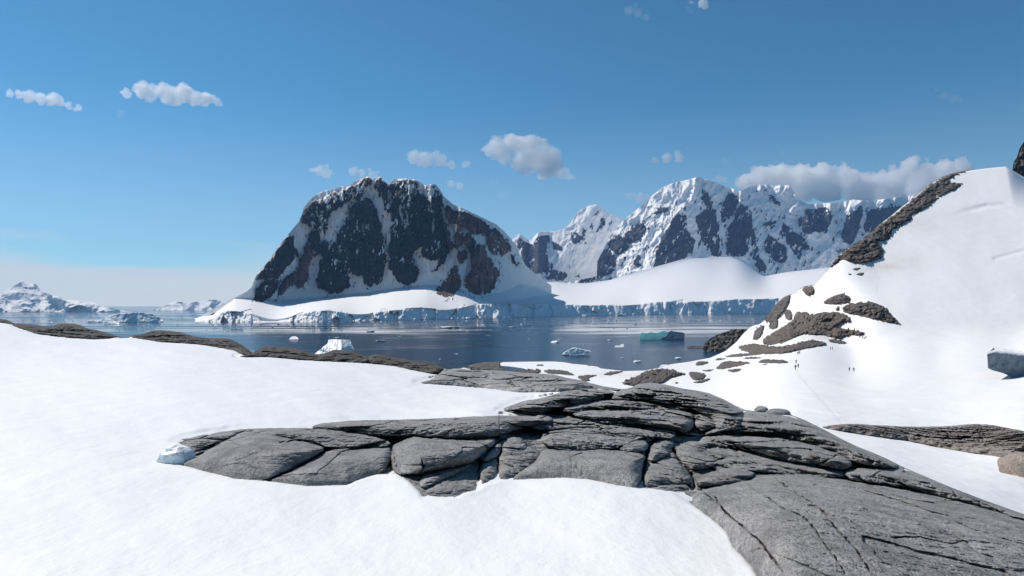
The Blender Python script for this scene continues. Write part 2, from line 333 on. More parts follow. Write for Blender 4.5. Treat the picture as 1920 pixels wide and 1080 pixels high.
def rock_field(PX, PY, polys, wx, amp, fade, dil=0.0):
    wpx = PX + amp*fbm(PX/wx, PY/wx, 3.1, 5, .6) + amp*.95*fbm(PX/5.5, PY/30, 23.1, 3, .6); wpy = PY + amp*1.3*fbm(PX/wx, PY/wx, 8.7, 5, .6)
    wpx = wpx + 2.6*fbm(PX/5, PY/5, 4.3, 3, .6); wpy = wpy + 3.4*fbm(PX/5, PY/5, 7.3, 3, .6)
    sd = np.full(PX.shape, -40.0); bul = np.zeros(PX.shape)
    for p in polys:
        d = poly_sd(wpx, wpy, p) + dil; sd = np.maximum(sd, d); bul = np.maximum(bul, np.sqrt(np.clip(1-(1-np.clip(d/fade, 0, 1))**2, 0, 1))*(d > 0))
    return sd, bul
_mc = {}
def mount_depth(PX, PY):
    wl, fb = WL(PX), FB(PX); Yf = seaY(wl); ct = CT(PX)
    cw = np.clip((wl-PY)/np.maximum(wl-ct, .5), 0, 1)
    cs = np.maximum(CTS(PX), fb+8); q = np.clip((cs-PY)/np.maximum(cs-fb, 1), 0, 1)
    Y0 = Yf + 44*cw + (200 + (np.maximum(2560-Yf, 250)-200)*sstep(430, 600, PX))*q**1.1
    up = np.clip(fb-PY, 0, None)
    z = up/F*2600
    Y = Y0 + z/math.tan(R(72))
    Y += np.clip(585-PX, 0, None)*1.15*sstep(0, 1, q) - 0.0
    sd, bul = rock_field(PX, PY, ROCKM, 22, 6.5, 14, .2+.8*sstep(10, 120, up)); _mc['sd'] = sd
    hi = sstep(0, 30, up)
    Y -= bul*30*(.35+.65*hi)
    # fluted faces: ribs run down the fall line
    rib = fbm((PX + 8*fbm(PX/40, PY/40, 1.3, 3))/13, PY/70, 4.4, 5, .55, True)
    _mc['rib'] = rib; _mc['rib2'] = fbm((PX + 5*fbm(PX/18, PY/18, 2.3, 3))/5.5, PY/30, 14.4, 4, .55, True)
    Y -= (rib*42 + _mc['rib2']*15)*hi*(.45+.55*(sd > 0))
    Y += 26*fbm(PX/55, PY/75, 7.7, 3)*sstep(0, 60, up)
    Y += fbm(PX/6, PY/10, 2.2, 5, .62)*24*sstep(-2, 2, sd)
    Y += fbm(PX/45, PY/16, 12.2, 4)*9*q*(1-hi)
    Y += 560*sstep(860, 1010, PX)
    # cliff of broken ice along the water
    cl = (cw < .999)*sstep(3, 10, wl-ct)
    f, c = cells(PX/14, PY/30, 0*PX+.5, 3); Y += cl*(c*26 + fbm(PX/7, PY/9, 1.1, 4)*14)
    return Y
def mount_attr(PX, PY, P):
    sd = _mc['sd']; hi = np.clip((560-PY)/230, 0, 1)
    fl = fbm(PX/7+PY/30, PY/17, 5.5, 5, .65); br_ = fbm(PX/34, PY/40, 33.3, 3); fl2 = fbm((PX+7*fbm(PX/20, PY/20, 3.8, 3))/3.2, PY/7, 9.5, 4, .65)
    rk = .5 + np.clip(sd/3.5, -1.2, 1.0)*.5
    snowy = sstep(.14, .38, fl*.7 + .6*fl2 + .55*br_ + .30*(hi-.45))        # snow caught on ledges, more of it high up
    rk = rk - snowy*.75*sstep(-4, 2, sd)
    gul = sstep(.34, .02, _mc['rib']+.35*fl)*.72 + sstep(.26, -.05, _mc['rib2']+.40*fl2)*.55*sstep(.2, .65, hi+.4*fl)
    rk = rk - gul*sstep(.15, .6, hi + .25*fl)*sstep(60, 10, np.abs(PY-440) - 60)
    rk = np.where((sd < 0) & (sd > -9), np.maximum(rk, .32 + .55*fl2 + .3*fl), rk)
    crest = sstep(0, 7, PY-MTOP(PX) + 5*fbm(PX/9, PY/9, 3.3, 3)); rk *= .45 + .55*crest
    rk = np.where(PY > CT(PX)-4, 0, rk)
    br = np.zeros(PX.shape)
    for p in BROWNM: br = np.maximum(br, sstep(-6, 8, poly_sd(PX, PY, p)))
    return {'rock': rk, 'brown': np.clip(br*(.75+.9*fbm(PX/15, PY/15, 2.2, 3)), 0, 1)}
relief('mountain', 336, 1034, 1.15, WL, MTOP, 300, mount_depth, M['mount'], 620, mount_attr, .75,
       label='dark craggy mountain with snow gullies rising behind the bay')

# ---------------------------------------------------------------- glacier plain with ice cliff to the right of the mountain
GTOP = curve([(840, 545), (900, 545), (960, 540), (1000, 531), (1021, 525), (1064, 531), (1100, 531), (1144, 525), (1182, 512), (1230, 500), (1280, 486), (1313, 478.5), (1350, 482), (1398, 481), (1403, 490), (1412, 503), (1433, 518), (1470, 511), (1549, 502), (1620, 493), (1760, 480)])
_gx = np.arange(800, 1800); _gs = np.convolve(np.pad(GTOP(_gx), 45, 'edge'), np.hanning(91)/np.hanning(91).sum(), 'valid')
def glac_depth(PX, PY):
    wl, ct, tp = WL(PX), CT(PX), np.interp(PX, _gx, _gs); Yf = seaY(wl)
    cw = np.clip((wl-PY)/np.maximum(wl-ct, .5), 0, 1); cs = CTS(PX); q = np.clip((cs-PY)/np.maximum(cs-tp, 1), 0, 1)
    Yb = np.interp(PX, [840, 1760], [3500, 6300]) + 350*np.exp(-((PX-1330)/160)**2)
    Y = Yf + 95*cw + np.maximum(Yb-Yf, 300)*(1-(1-q)**1.3)
    Y += fbm(PX/160, Y/500, 3.3, 3)*30*sstep(0, .25, q)*(1-.6*q)
    cl = (cw < .999)*1.0
    f, c = cells(PX/17, PY/40, 0*PX+.5, 9); Y += cl*(c*40 + fbm(PX/11, PY/14, 1.1, 4)*26 - 14*fbm(PX/7, PY/26, 6.1, 3, .5, True))
    return Y
def no_rock(PX, PY, P): return {'rock': 0*PX-1, 'brown': 0*PX}
relief('glacier', 845, 1740, 1.8, WL, GTOP, 90, glac_depth, M['range'], 700, no_rock, .3, label='flat white glacier ending in a blue ice cliff at the water')

# ---------------------------------------------------------------- snowy range
RTOP = curve([(1120, 480), (1145, 440), (1158, 424), (1168, 414), (1185, 400), (1200, 388), (1220, 369), (1240, 353), (1252, 347), (1265, 342), (1285, 338), (1300, 334), (1311, 331), (1318, 335), (1330, 338), (1345, 343), (1358, 348), (1372, 353), (1385, 359), (1395, 355), (1405, 350), (1418, 348), (1440, 346),
              (1452, 349), (1465, 347), (1478, 347), (1486, 353), (1492, 366), (1503, 378), (1515, 382), (1550, 381), (1580, 379), (1600, 374), (1625, 377), (1650, 374), (1690, 369), (1760, 362)])
ROCKR = [V(M2, (900,670),(960,620),(1060,560),(1130,540),(1060,620),(960,680)), V(M2, (920,745),(1000,660),(1080,580),(1170,540),(1240,620),(1240,660),(1100,650),(1000,710),(930,750)),
 V(M2, (990,770),(1060,680),(1140,650),(1220,680),(1200,710),(1100,750),(1020,772)), V(M2, (1180,510),(1260,460),(1300,480),(1310,550),(1260,580),(1200,550)), V(M2, (1280,470),(1340,420),(1420,360),(1420,420),(1390,490),(1330,510)),
 V(M2, (1480,690),(1500,580),(1540,480),(1580,380),(1640,320),(1690,330),(1700,420),(1740,480),(1740,560),(1640,640),(1560,690)), V(M2, (1350,600),(1390,590),(1390,660),(1350,640)), V(M2, (1480,300),(1560,270),(1580,290),(1500,320)),
 V(M3, (60,390),(100,420),(130,500),(160,540),(130,580),(60,640),(20,710),(0,720)), V(M3, (330,400),(350,290),(400,260),(420,310),(400,380),(330,430)), V(M3, (360,480),(400,420),(440,330),(480,350),(510,430),(525,520),(490,520),(470,560),(480,620),(420,640),(370,630),(360,540)),
 V(M3, (180,400),(230,360),(290,410),(320,560),(320,630),(290,640),(230,570),(190,480)), V(M3, (210,290),(230,250),(270,330),(290,400),(250,360)), V(M3, (580,590),(600,510),(640,540),(700,580),(725,640),(710,670),(630,660)), V(M3, (690,440),(740,480),(800,510),(850,590),(800,600),(800,650),(770,620),(720,560)),
 V(M3, (780,430),(830,370),(960,340),(985,380),(960,470),(880,500),(810,490)), V(M3, (1040,500),(1060,430),(1110,370),(1160,330),(1170,420),(1140,500),(1100,560),(1060,550)), V(M3, (1190,370),(1240,360),(1330,350),(1390,345),(1400,400),(1340,480),(1260,500),(1200,510),(1180,450)),
 V(M3, (540,640),(590,690),(580,740),(540,700)), V(M3, (580,440),(650,430),(640,455),(600,450)), V(M3, (600,270),(640,290),(680,340),(650,330)), V(M3, (510,520),(540,600),(560,680),(520,640))]
RIDGES = [([(1308, 331), (1296, 374), (1268, 402), (1236, 468), (1216, 515)], 360, 105), ([(1388, 357), (1400, 420), (1412, 470), (1435, 525)], 190, 55), ([(1352, 346), (1362, 390), (1352, 450), (1345, 490)], 130, 40),
          ([(1478, 347), (1512, 400), (1525, 450), (1545, 500)], 170, 60), ([(1425, 347), (1440, 420), (1470, 500)], 120, 45), ([(1560, 379), (1552, 430), (1562, 470)], 170, 45), ([(1615, 376), (1592, 410), (1580, 450), (1600, 490)], 190, 45), ([(1660, 372), (1640, 420), (1640, 470)], 150, 40),
          ([(1210, 380), (1180, 440), (1130, 500), (1080, 532)], 130, 45), ([(1175, 420), (1110, 480), (1060, 520)], 90, 30)]
RBOT = curve([(1120, 545), (1300, 540), (1760, 530)])
def range_depth_f(polys, ridges, Y0, slope, key, ampk=1.0):
    def f(PX, PY):
        up = (545-PY); Y = Y0 + (PX-1120)*1.2 + up/F*Y0/math.tan(R(slope))
        rd = 0
        for pts, A, W in ridges:
            d = line_d(PX + 7*fbm(PX/25, PY/25, 2.9, 4), PY, pts, .45); rd = np.maximum(rd, 1.3*A*np.clip(1-d/W, 0, 1)**1.1)
        Y = Y - rd
        sd, bul = rock_field(PX, PY, polys, 16, 7.5, 11, 1.5); _mc[key] = sd
        Y -= bul*18
        rb = fbm((PX + 6*fbm(PX/20, PY/20, 2.3, 3) + .3*PY)/9, PY/30, 24.4, 4, .55, True); _mc[key+'rib'] = rb; Y -= rb*12*ampk
        Y -= 60*ampk*fbm((PX+14*fbm(PX/30, PY/30, 1.9, 4)+.25*PY)/24, PY/40, 3.9, 4, .5, True) + 6*fbm(PX/18, PY/26, 5.9, 3)
        Y += fbm(PX/4.5, PY/7, 2.2, 4, .6)*14*sstep(-2, 2, sd)
        return Y
    return f
def range_attr_f(key, top):
    def f(PX, PY, P):
        sd = _mc[key]; fl = fbm(PX/7+PY/25, PY/13, 15.5, 5, .65); fl2 = fbm(PX/3, PY/5, 19.5, 4, .65)
        rk = .5 + np.clip(sd/3.5, -1.2, 1)*.5 - sstep(.12, .45, fl+.4*fl2)*.8*sstep(-4, 2, sd)
        rk = np.where((sd < 0) & (sd > -16), np.maximum(rk, .27+.62*fl2+.50*fl+sd*.010), rk)
        rk = rk - sstep(.36, .0, _mc[key+'rib']+.35*fl2)*.6; rk = np.where((sd < 0) & (sd > -22), np.maximum(rk, .17+.66*sstep(.36, .75, _mc[key+'rib'])*sstep(-.05, .35, fl+.3*fl2)), rk)
        rk *= sstep(3, 12, PY-top(PX)); return {'rock': rk, 'brown': 0*PX}
    return f
relief('mountain_range', 1050, 1740, 1.3, RBOT, lambda x: np.where(x < 1120, 532-(x-1050)*.2, np.where(x < 1146, np.interp(x, [1120, 1146], [518-28, 438]), RTOP(x))), 190,
       range_depth_f(ROCKR, RIDGES, 6000, 56, 'r', 1.25), M['range'], 1800, range_attr_f('r', RTOP), .5, label='blue shaded snowy massif with rocky ribs behind the glacier')
PTOP = curve([(930, 470), (955, 455), (968, 443), (975, 438), (985, 446), (996, 450), (1003, 442), (1009, 436), (1018, 434), (1030, 433), (1042, 434), (1060, 428), (1068, 420), (1076, 408), (1085, 396), (1095, 390), (1104, 386), (1118, 383), (1124, 388), (1133, 394), (1150, 403), (1168, 410), (1200, 430), (1240, 460)])
ROCKP = [V(M2, (700,700),(700,540),(720,460),(760,430),(800,435),(800,480),(770,560),(800,640),(810,700),(760,700)), V(M2, (940,450),(1020,465),(1025,490),(980,515),(950,490)), V(M2, (760,730),(820,690),(880,700),(915,715),(890,755),(820,740)),
 V(M2, (590,450),(640,450),(660,500),(690,540),(690,690),(640,660),(620,590),(590,500)), V(M2, (820,500),(870,520),(880,550),(840,540)), V(M2, (1140,370),(1155,350),(1160,380),(1150,390))]
relief('mountain', 930, 1240, 1.4, curve([(930, 548), (1240, 548)]), PTOP, 110,
       range_depth_f(ROCKP, [([(1118, 383), (1085, 440), (1040, 500), (1010, 540)], 150, 60), ([(1010, 436), (1012, 480), (1005, 540)], 170, 35), ([(975, 440), (985, 500)], 100, 30)], 6700, 50, 'p', .7), M['range'], 1500, range_attr_f('p', PTOP), .5,
       label='pale pointed snow peak between the dark mountain and the massif')
def far_depth(Y0, k, seed, ridges=()):
    def f(PX, PY):
        rd = 0
        for pts, A, W in ridges: rd = np.maximum(rd, A*np.clip(1-line_d(PX, PY, pts, .6)/W, 0, 1))
        return Y0 - rd + (586-PY)/F*Y0/math.tan(R(38)) - k*fbm(PX/30, PY/22, seed, 5, .5, True) - k*.5*fbm(PX/45, PY/40, seed+3, 3)
    return f
def far_attr(seed, lo, bias):
    def f(PX, PY, P): return {'rock': .5 + (fbm(PX/9, PY/7, seed, 5, .65)*1.1 + bias)*sstep(lo, lo-12, PY) - 1.2*sstep(lo-12, lo, PY), 'brown': 0*PX}
    return f
T1 = curve([(-330, 556), (-250, 545), (-180, 552), (-110, 538), (-50, 552), (-20, 557), (0, 552), (8, 548), (18, 541), (27, 534), (32, 530), (40, 526), (46, 531), (54, 533), (66, 532), (72, 538), (80, 546), (92, 552), (110, 556), (125, 562), (145, 564), (165, 564.5), (178, 567), (186, 574), (205, 577), (240, 584), (262, 586.5)])
relief('mountain', -330, 260, 1.6, curve([(-330, 588), (262, 588)]), T1, 60, far_depth(4700, 45, 31.1, [([(40, 526), (52, 550), (70, 575), (90, 590)], 170, 34), ([(66, 532), (95, 555), (140, 570), (200, 582)], 150, 24), ([(-110, 538), (-90, 570), (-70, 590)], 170, 45)]), M['range'], 2500, far_attr(3.3, 570, -.85), .5, label='hazy blue snow mountain far away at the left edge')
T2 = curve([(262, 585.5), (285, 582), (300, 578), (312, 571), (325, 566), (338, 566), (352, 569), (366, 565), (378, 566), (392, 562), (405, 562), (420, 566), (470, 570)])
relief('mountain', 264, 470, 1.6, curve([(260, 586.6), (470, 586.6)]), T2, 40, far_depth(6500, 50, 41.1, [([(338, 566), (345, 586)], 120, 18), ([(392, 562), (398, 586)], 120, 20)]), M['range'], 2500, far_attr(6.3, 580, -.9), .5, label='very distant pale blue peaks left of the dark mountain')

# ---------------------------------------------------------------- near land: two image-traced slopes with real depth
L1P = [(0, 1200, 3.35), (960, 1200, 3.25), (1920, 1200, 3.5), (-300, 1100, 4.1), (2200, 1160, 4.2), (0, 1080, 4.3), (500, 1080, 4.25), (960, 1080, 4.2), (1400, 1080, 4.3), (1920, 1080, 4.7), (0, 900, 7.3), (-300, 800, 11), (0, 800, 11), (340, 860, 8.6), (650, 900, 7.5), (960, 900, 7.6), (1300, 940, 6.6), (1600, 960, 6.6),
       (1900, 975, 7.0), (1700, 885, 10.5), (1500, 790, 18), (1380, 765, 23), (1250, 800, 14), (1000, 800, 12.2), (620, 795, 12.5), (1200, 720, 36), (1060, 735, 27), (900, 770, 15.5), (300, 700, 25), (600, 720, 24), (0, 700, 26), (0, 640, 48), (0, 608, 78), (-300, 590, 80), (200, 634, 72), (400, 650, 66), (600, 672, 58), (800, 700, 46), (900, 725, 36), (1000, 705, 50), (870, 693, 52), (2200, 1060, 6.0)]
_t1 = Tps([(a, 420*math.log(b-520)) for a, b, c in L1P], [math.log((b-HY)*c/F) for a, b, c in L1P], 500, 500)
base1 = Gridded(lambda x, y: np.exp(_t1(x, 420*np.log(np.maximum(y, 580)-520)))*F/np.maximum(y-HY, 6), -420, 2340, 582, 1300, 3)
L2P = [(2000, 985, 10), (1920, 955, 11.5), (1800, 905, 13.5), (1720, 870, 17), (1650, 835, 23), (2150, 940, 13), (1920, 865, 22), (2200, 860, 24), (1560, 806, 30), (1450, 790, 42), (1920, 800, 40), (2200, 800, 42), (1560, 780, 50), (1500, 750, 85), (1900, 750, 98), (2200, 750, 80), (1420, 745, 150), (1500, 715, 190), (1700, 720, 185), (1900, 700, 235), (2200, 690, 200),
       (1600, 694, 325), (1760, 680, 300), (1620, 634, 385), (1700, 640, 365), (1900, 645, 345), 
       (1520, 540, 520), (1480, 558, 535), (1440, 600, 560), (1400, 630, 570), (1500, 620, 440), (1420, 660, 440), (1340, 667, 535), (1293, 676, 495), (1250, 682, 468), (1170, 694, 422), (1100, 684, 455), (985, 677, 490), (900, 680, 475), (860, 692, 430), (1000, 700, 400), (1100, 715, 345), (1200, 712, 340), (1300, 705, 360), (1400, 690, 360), (860, 730, 330), (1000, 750, 280), (1200, 760, 220), (1350, 770, 150), (780, 700, 405)]
def hill_plane(px, py): return 189.6/(.42 + .05*(px-HX)/F - (HY-py)/F)       # the snow hill is close to one tilted plane
L2P += [(px, py, hill_plane(px, py)*(1 + .005*math.sin(px/70+py/60))) for px in (1650, 1750, 1850, 1950, 2080, 2250) for py in (320, 380, 440, 500, 560, 610) if py > 560-(px-1500)*.85] + [(1556, 502, 492), (1600, 465, 525), (1650, 425, 573), (1740, 370, 651), (1816, 320, 735)]
_t2 = Tps([(a, b) for a, b, c in L2P], [math.log(c) for a, b, c in L2P], 300, 300, 2.5e-2)
def _b2(x, y):
    k = sstep(655, 585, y)*sstep(1580, 1660, x); return np.exp(_t2(x, y)*(1-k) + k*np.log(189.6/np.maximum(.42 + .05*(x-HX)/F - (HY-y)/F, .15)))
base2 = Gridded(_b2, 700, 2340, 230, 1010, 4)
def solve(base, px, py, h, smax=60.0):
    Y = base(px, py)
    for _ in range(5):
        d = np.clip(F*h/Y, -160, 160); d = np.where(d > 0, smax*(1-np.exp(-d/np.maximum(smax, .01))), d); Y = base(px, py + d)
    return Y
def chaikin(p, n=2, closed=True):
    for _ in range(n):
        q = []
        m = len(p) if closed else len(p)-1
        if not closed: q.append(p[0])
        for i in range(m):
            a, b = p[i], p[(i+1) % len(p)]
            q += [(a[0]*.75+b[0]*.25, a[1]*.75+b[1]*.25), (a[0]*.25+b[0]*.75, a[1]*.25+b[1]*.75)]
        if not closed: q.append(p[-1])
        p = q
    return p
L1TOP = [(-420, 566), (-300, 578), (-150, 590), (-60, 596), (0, 598), (12, 599.5), (27, 606), (38, 607), (60, 608), (80, 611), (98, 611), (110, 607), (125, 606), (140, 607), (152, 610), (163, 616), (178, 618), (194, 622), (210, 627), (226, 632), (240, 632), (249, 628), (262, 627), (272, 625), (285, 620), (298, 619), (315, 620), (340, 623), (352, 627), (365, 631), (380, 633), (395, 634), (415, 634), (430, 635), (445, 642), (460, 651), (474, 662), (482, 656),
         (496, 649), (512, 649), (530, 651), (548, 652), (567, 656), (580, 661), (592, 664), (604, 664), (614, 660), (624, 656), (650, 656), (664, 659), (676, 664), (690, 669), (699, 665), (712, 665), (725, 667), (742, 671), (759, 672), (772, 676), (785, 677), (806, 680), (820, 684), (834, 691), (841, 693), (852, 691), (864, 691), (887, 694), (915, 694), (941, 695), (987, 699), (1038, 702), (1061, 708), (1090, 713), (1110, 719), (1130, 724),
         (1161, 729), (1175, 729), (1187, 725), (1196, 720), (1219, 717), (1248, 721), (1283, 729), (1305, 732), (1329, 737), (1358, 749), (1380, 761), (1397, 768), (1416, 771), (1450, 774), (1481, 777), (1498, 783), (1510, 788), (1552, 809), (1580, 824), (1607, 837), (1640, 850), (1665, 861), (1692, 875), (1720, 887), (1784, 914), (1849, 939), (1920, 964), (2000, 992), (2340, 1100)]
L2TOP = [(700, 716), (780, 706), (850, 692), (866, 689), (890, 682), (912, 678.5), (985, 677), (1037, 676.5), (1058, 678), (1074, 681), (1097, 683), (1120, 686), (1126, 689.5), (1170, 694.5), (1209, 693.5), (1235, 688.5), (1256, 682), (1293, 677), (1332, 669.5), (1345, 664), (1360, 657), (1380, 641), (1396, 622), (1410, 610), (1424, 607), (1432, 601), (1437, 594), (1448, 578), (1460, 566), (1471, 556), (1482, 552), (1493, 549), (1500, 541), (1507, 537),
         (1525, 534), (1530, 531), (1540, 520), (1552, 506), (1562, 492), (1572, 480), (1583, 469), (1595, 461), (1608, 453), (1621, 445), (1632, 437), (1644, 425), (1660, 412), (1673, 402), (1688, 389), (1701, 379), (1716, 367), (1730, 356), (1742, 346), (1753, 339), (1768, 331), (1782, 326), (1800, 322), (1816, 319), (1850, 314.5), (1870, 312.5), (1886, 311), (1896, 317), (1920, 331), (1960, 350), (2040, 372), (2340, 420)]
l1top, l2top = curve(L1TOP), curve(L2TOP)

def skirt(P, A, k=((.012, .004), (.05, .035), (.14, .12), (.35, .34)), zfloor=-8.0):
    """rows behind the crest: the far side of the ground, falling away"""
    rows = [P]; ext = {n: [a] for n, a in A.items()}
    for f, d in k:
        q = P[-1].copy(); Y = q[:, 1].copy(); q[:, 1] = Y*(1+f); q[:, 0] *= 1+f; q[:, 2] = np.maximum(q[:, 2] - Y*d, zfloor); rows.append(q[None])
        for n in ext: ext[n].append(A[n][-1:])
    return np.concatenate(rows), {n: np.concatenate(a) for n, a in ext.items()}

# ---- outlines of the rocks, traced in the frame
R1 = [(326, 829), (350, 820), (385, 812), (430, 806), (500, 802), (562, 803), (575, 797), (610, 793), (660, 788), (740, 787), (800, 785), (850, 783), (900, 780), (960, 779), (1008, 779), (985, 776), (955, 774), (936, 769), (960, 759), (985, 751), (1015, 747), (1048, 736), (1070, 728), (1103, 727), (1150, 731), (1175, 729), (1187, 725), (1196, 720), (1219, 717), (1248, 721), (1283, 729), (1329, 737),
      (1358, 749), (1397, 768), (1416, 771), (1481, 777), (1510, 788), (1552, 809), (1607, 837), (1665, 861), (1720, 887), (1784, 914), (1849, 939), (1920, 964), (2000, 992), (2200, 1055), (2200, 1210), (1490, 1210), (1450, 1130), (1419, 1080), (1412, 1068), (1394, 1046), (1375, 1027), (1362, 999), (1347, 984), (1319, 962), (1284, 938), (1258, 923), (1238, 920), (1200, 917), (1151, 909), (1103, 899), (1054, 896),
      (990, 899), (941, 901), (909, 910), (896, 920), (870, 925), (857, 933), (829, 934), (790, 932), (784, 922), (764, 903), (745, 891), (709, 890), (693, 893), (664, 903), (651, 910), (577, 912), (493, 902), (441, 898), (387, 885), (332, 870), (345, 858), (360, 846), (350, 838)]
LOBES = [  # (outline, rim width px, height m, base m)
 (V(V1, (140,455),(230,432),(400,398),(600,376),(700,376),(560,395),(450,445),(330,500),(250,540),(225,480)), 14, .10, .0),
 (V(V1, (160,592),(330,637),(500,677),(660,690),(800,632),(900,580),(1010,520),(1020,490),(950,465),(870,450),(700,405),(560,400),(450,450),(330,522),(230,572)), 42, .30, .0),
 (V(V1, (660,690),(800,637),(900,585),(1010,525),(1100,490),(1200,492),(1390,482),(1412,520),(1385,600),(1345,645),(1190,692),(1150,714),(920,720)), 30, .20, -.02),
 (V(V1, (1000,680),(1050,655),(1120,668),(1180,692),(1150,714),(1030,714)), 9, .07, .1),
 (V(V1, (560,398),(700,376),(890,383),(1100,395),(1300,432),(1390,460),(1400,482),(1200,488),(1025,488),(950,460),(870,445)), 12, .12, .2),
 (V(V1, (905,376),(1100,338),(1300,328),(1600,328)) + V(V2, (0,394),(370,370),(700,366),(800,382),(790,410),(640,432),(480,482),(340,502),(0,488)) + V(V1, (1540,422),(1300,426),(1100,388)), 18, .17, .05),
 (V(V1, (1405,482),(1540,428)) + V(V2, (0,495),(345,508),(490,500),(372,608),(300,650),(50,692)) + V(V1, (1600,640),(1450,652),(1405,600)), 26, .22, .0),
 (V(V2, (20,762),(60,705),(310,652),(322,662),(100,760),(40,792)), 9, .10, .0), (V(V2, (60,785),(340,732),(362,802),(240,848),(60,842)), 11, .10, -.05),
 (V(V2, (372,608),(502,508),(482,600),(382,640)), 12, .13, .03), (V(V2, (372,765),(368,652),(474,612),(470,722),(400,762)), 12, .12, -.03),
 (V(V2, (482,722),(490,562),(560,540),(700,562),(722,610),(600,702),(520,738)), 16, .13, .0), (V(V2, (500,545),(540,500),(620,500),(640,560),(600,610),(530,620)), 11, .08, .06),
 (V(V2, (535,748),(700,642),(742,562),(900,582),(1100,562),(1338,592),(1308,650),(1308,762),(1250,792),(1150,772),(1000,742),(850,732),(650,742)), 34, .24, .0),
 (V(V2, (722,470),(900,450),(1000,432),(1200,502),(1348,512),(1338,588),(1100,553),(920,576),(742,540)), 16, .16, .10),
 (V(V2, (640,435),(800,388),(1000,392),(1300,432),(1500,460),(1500,500),(1400,492),(1360,520),(1200,495),(1000,427),(700,452)), 14, .14, .10),
 (V(V2, (880,360),(1000,332),(1150,332),(1400,322),(1600,352),(1620,400),(1588,470),(1450,440),(1200,420),(1000,385)), 20, .28, .02),
 (V(V2, (830,330),(1020,290),(1300,280),(1600,312),(1610,346),(1400,320),(1150,330),(1000,330),(870,357)), 11, .20, .16),
 (V(V2, (485,338),(600,290),(830,235),(900,208),(1180,225),(1100,265),(1000,290),(830,328),(700,364),(600,358)), 20, .42, .0),
 (V(V2, (1130,250),(1290,183),(1450,188),(1700,238),(1900,333)) + V(V2, (1920,452),(1750,452),(1742,400),(1640,342),(1500,302),(1300,280),(1150,275)), 22, .45, .1),
 (V(V2, (1622,360),(1700,346),(1738,400),(1738,445),(1622,452)), 11, .16, .05), (V(V2, (1350,602),(1400,492),(1500,502),(1482,582),(1362,642)), 12, .12, .0),
 (V(V2, (1312,742),(1322,682),(1450,622),(1540,642),(1600,732),(1590,762),(1450,772),(1322,792)), 15, .14, -.02), (V(V2, (1332,797),(1450,745),(1590,765),(1580,802),(1480,818)), 10, .09, -.06),
 (V(V2, (1500,562),(1640,502),(1700,562),(1760,642),(1640,692),(1545,642)), 16, .14, .0), (V(V2, (1640,505),(1790,462),(1910,460)) + V(V3, (260,330),(150,300),(60,300)), 14, .16, .05),
 (V(V3, (230,232),(380,242),(600,262),(850,342),(938,400),(870,440),(700,410),(480,370),(200,292)), 22, .26, .0), (V(V3, (30,242),(180,182),(300,92),(400,100),(640,150),(780,212),(950,300),(1130,372),(1210,435),(950,400),(850,335),(600,255),(240,212)), 22, .30, .05),
 (V(V3, (0,502),(180,422),(378,452),(300,500),(60,540)), 14, .14, .02), (V(V3, (40,310),(220,300),(480,372),(860,440),(900,488),(470,450),(380,448),(180,418),(60,380)), 14, .14, .0),
 (V(V3, (0,560),(300,502),(460,455),(850,492),(1200,542),(1500,602),(1920,722)) + [(2200, 1075), (2200, 1210), (1480, 1210), (1440, 1110), (1415, 1068)] + V(V3, (250,930),(200,830),(0,655)), 60, .26, -.05),
 (V(V3, (865,442),(1100,420),(1300,453),(1700,612),(1920,692)) + [(2200, 1052), (2200, 1072)] + V(V3, (1920,718),(1500,598),(1200,538),(900,488)), 12, .16, .05)]
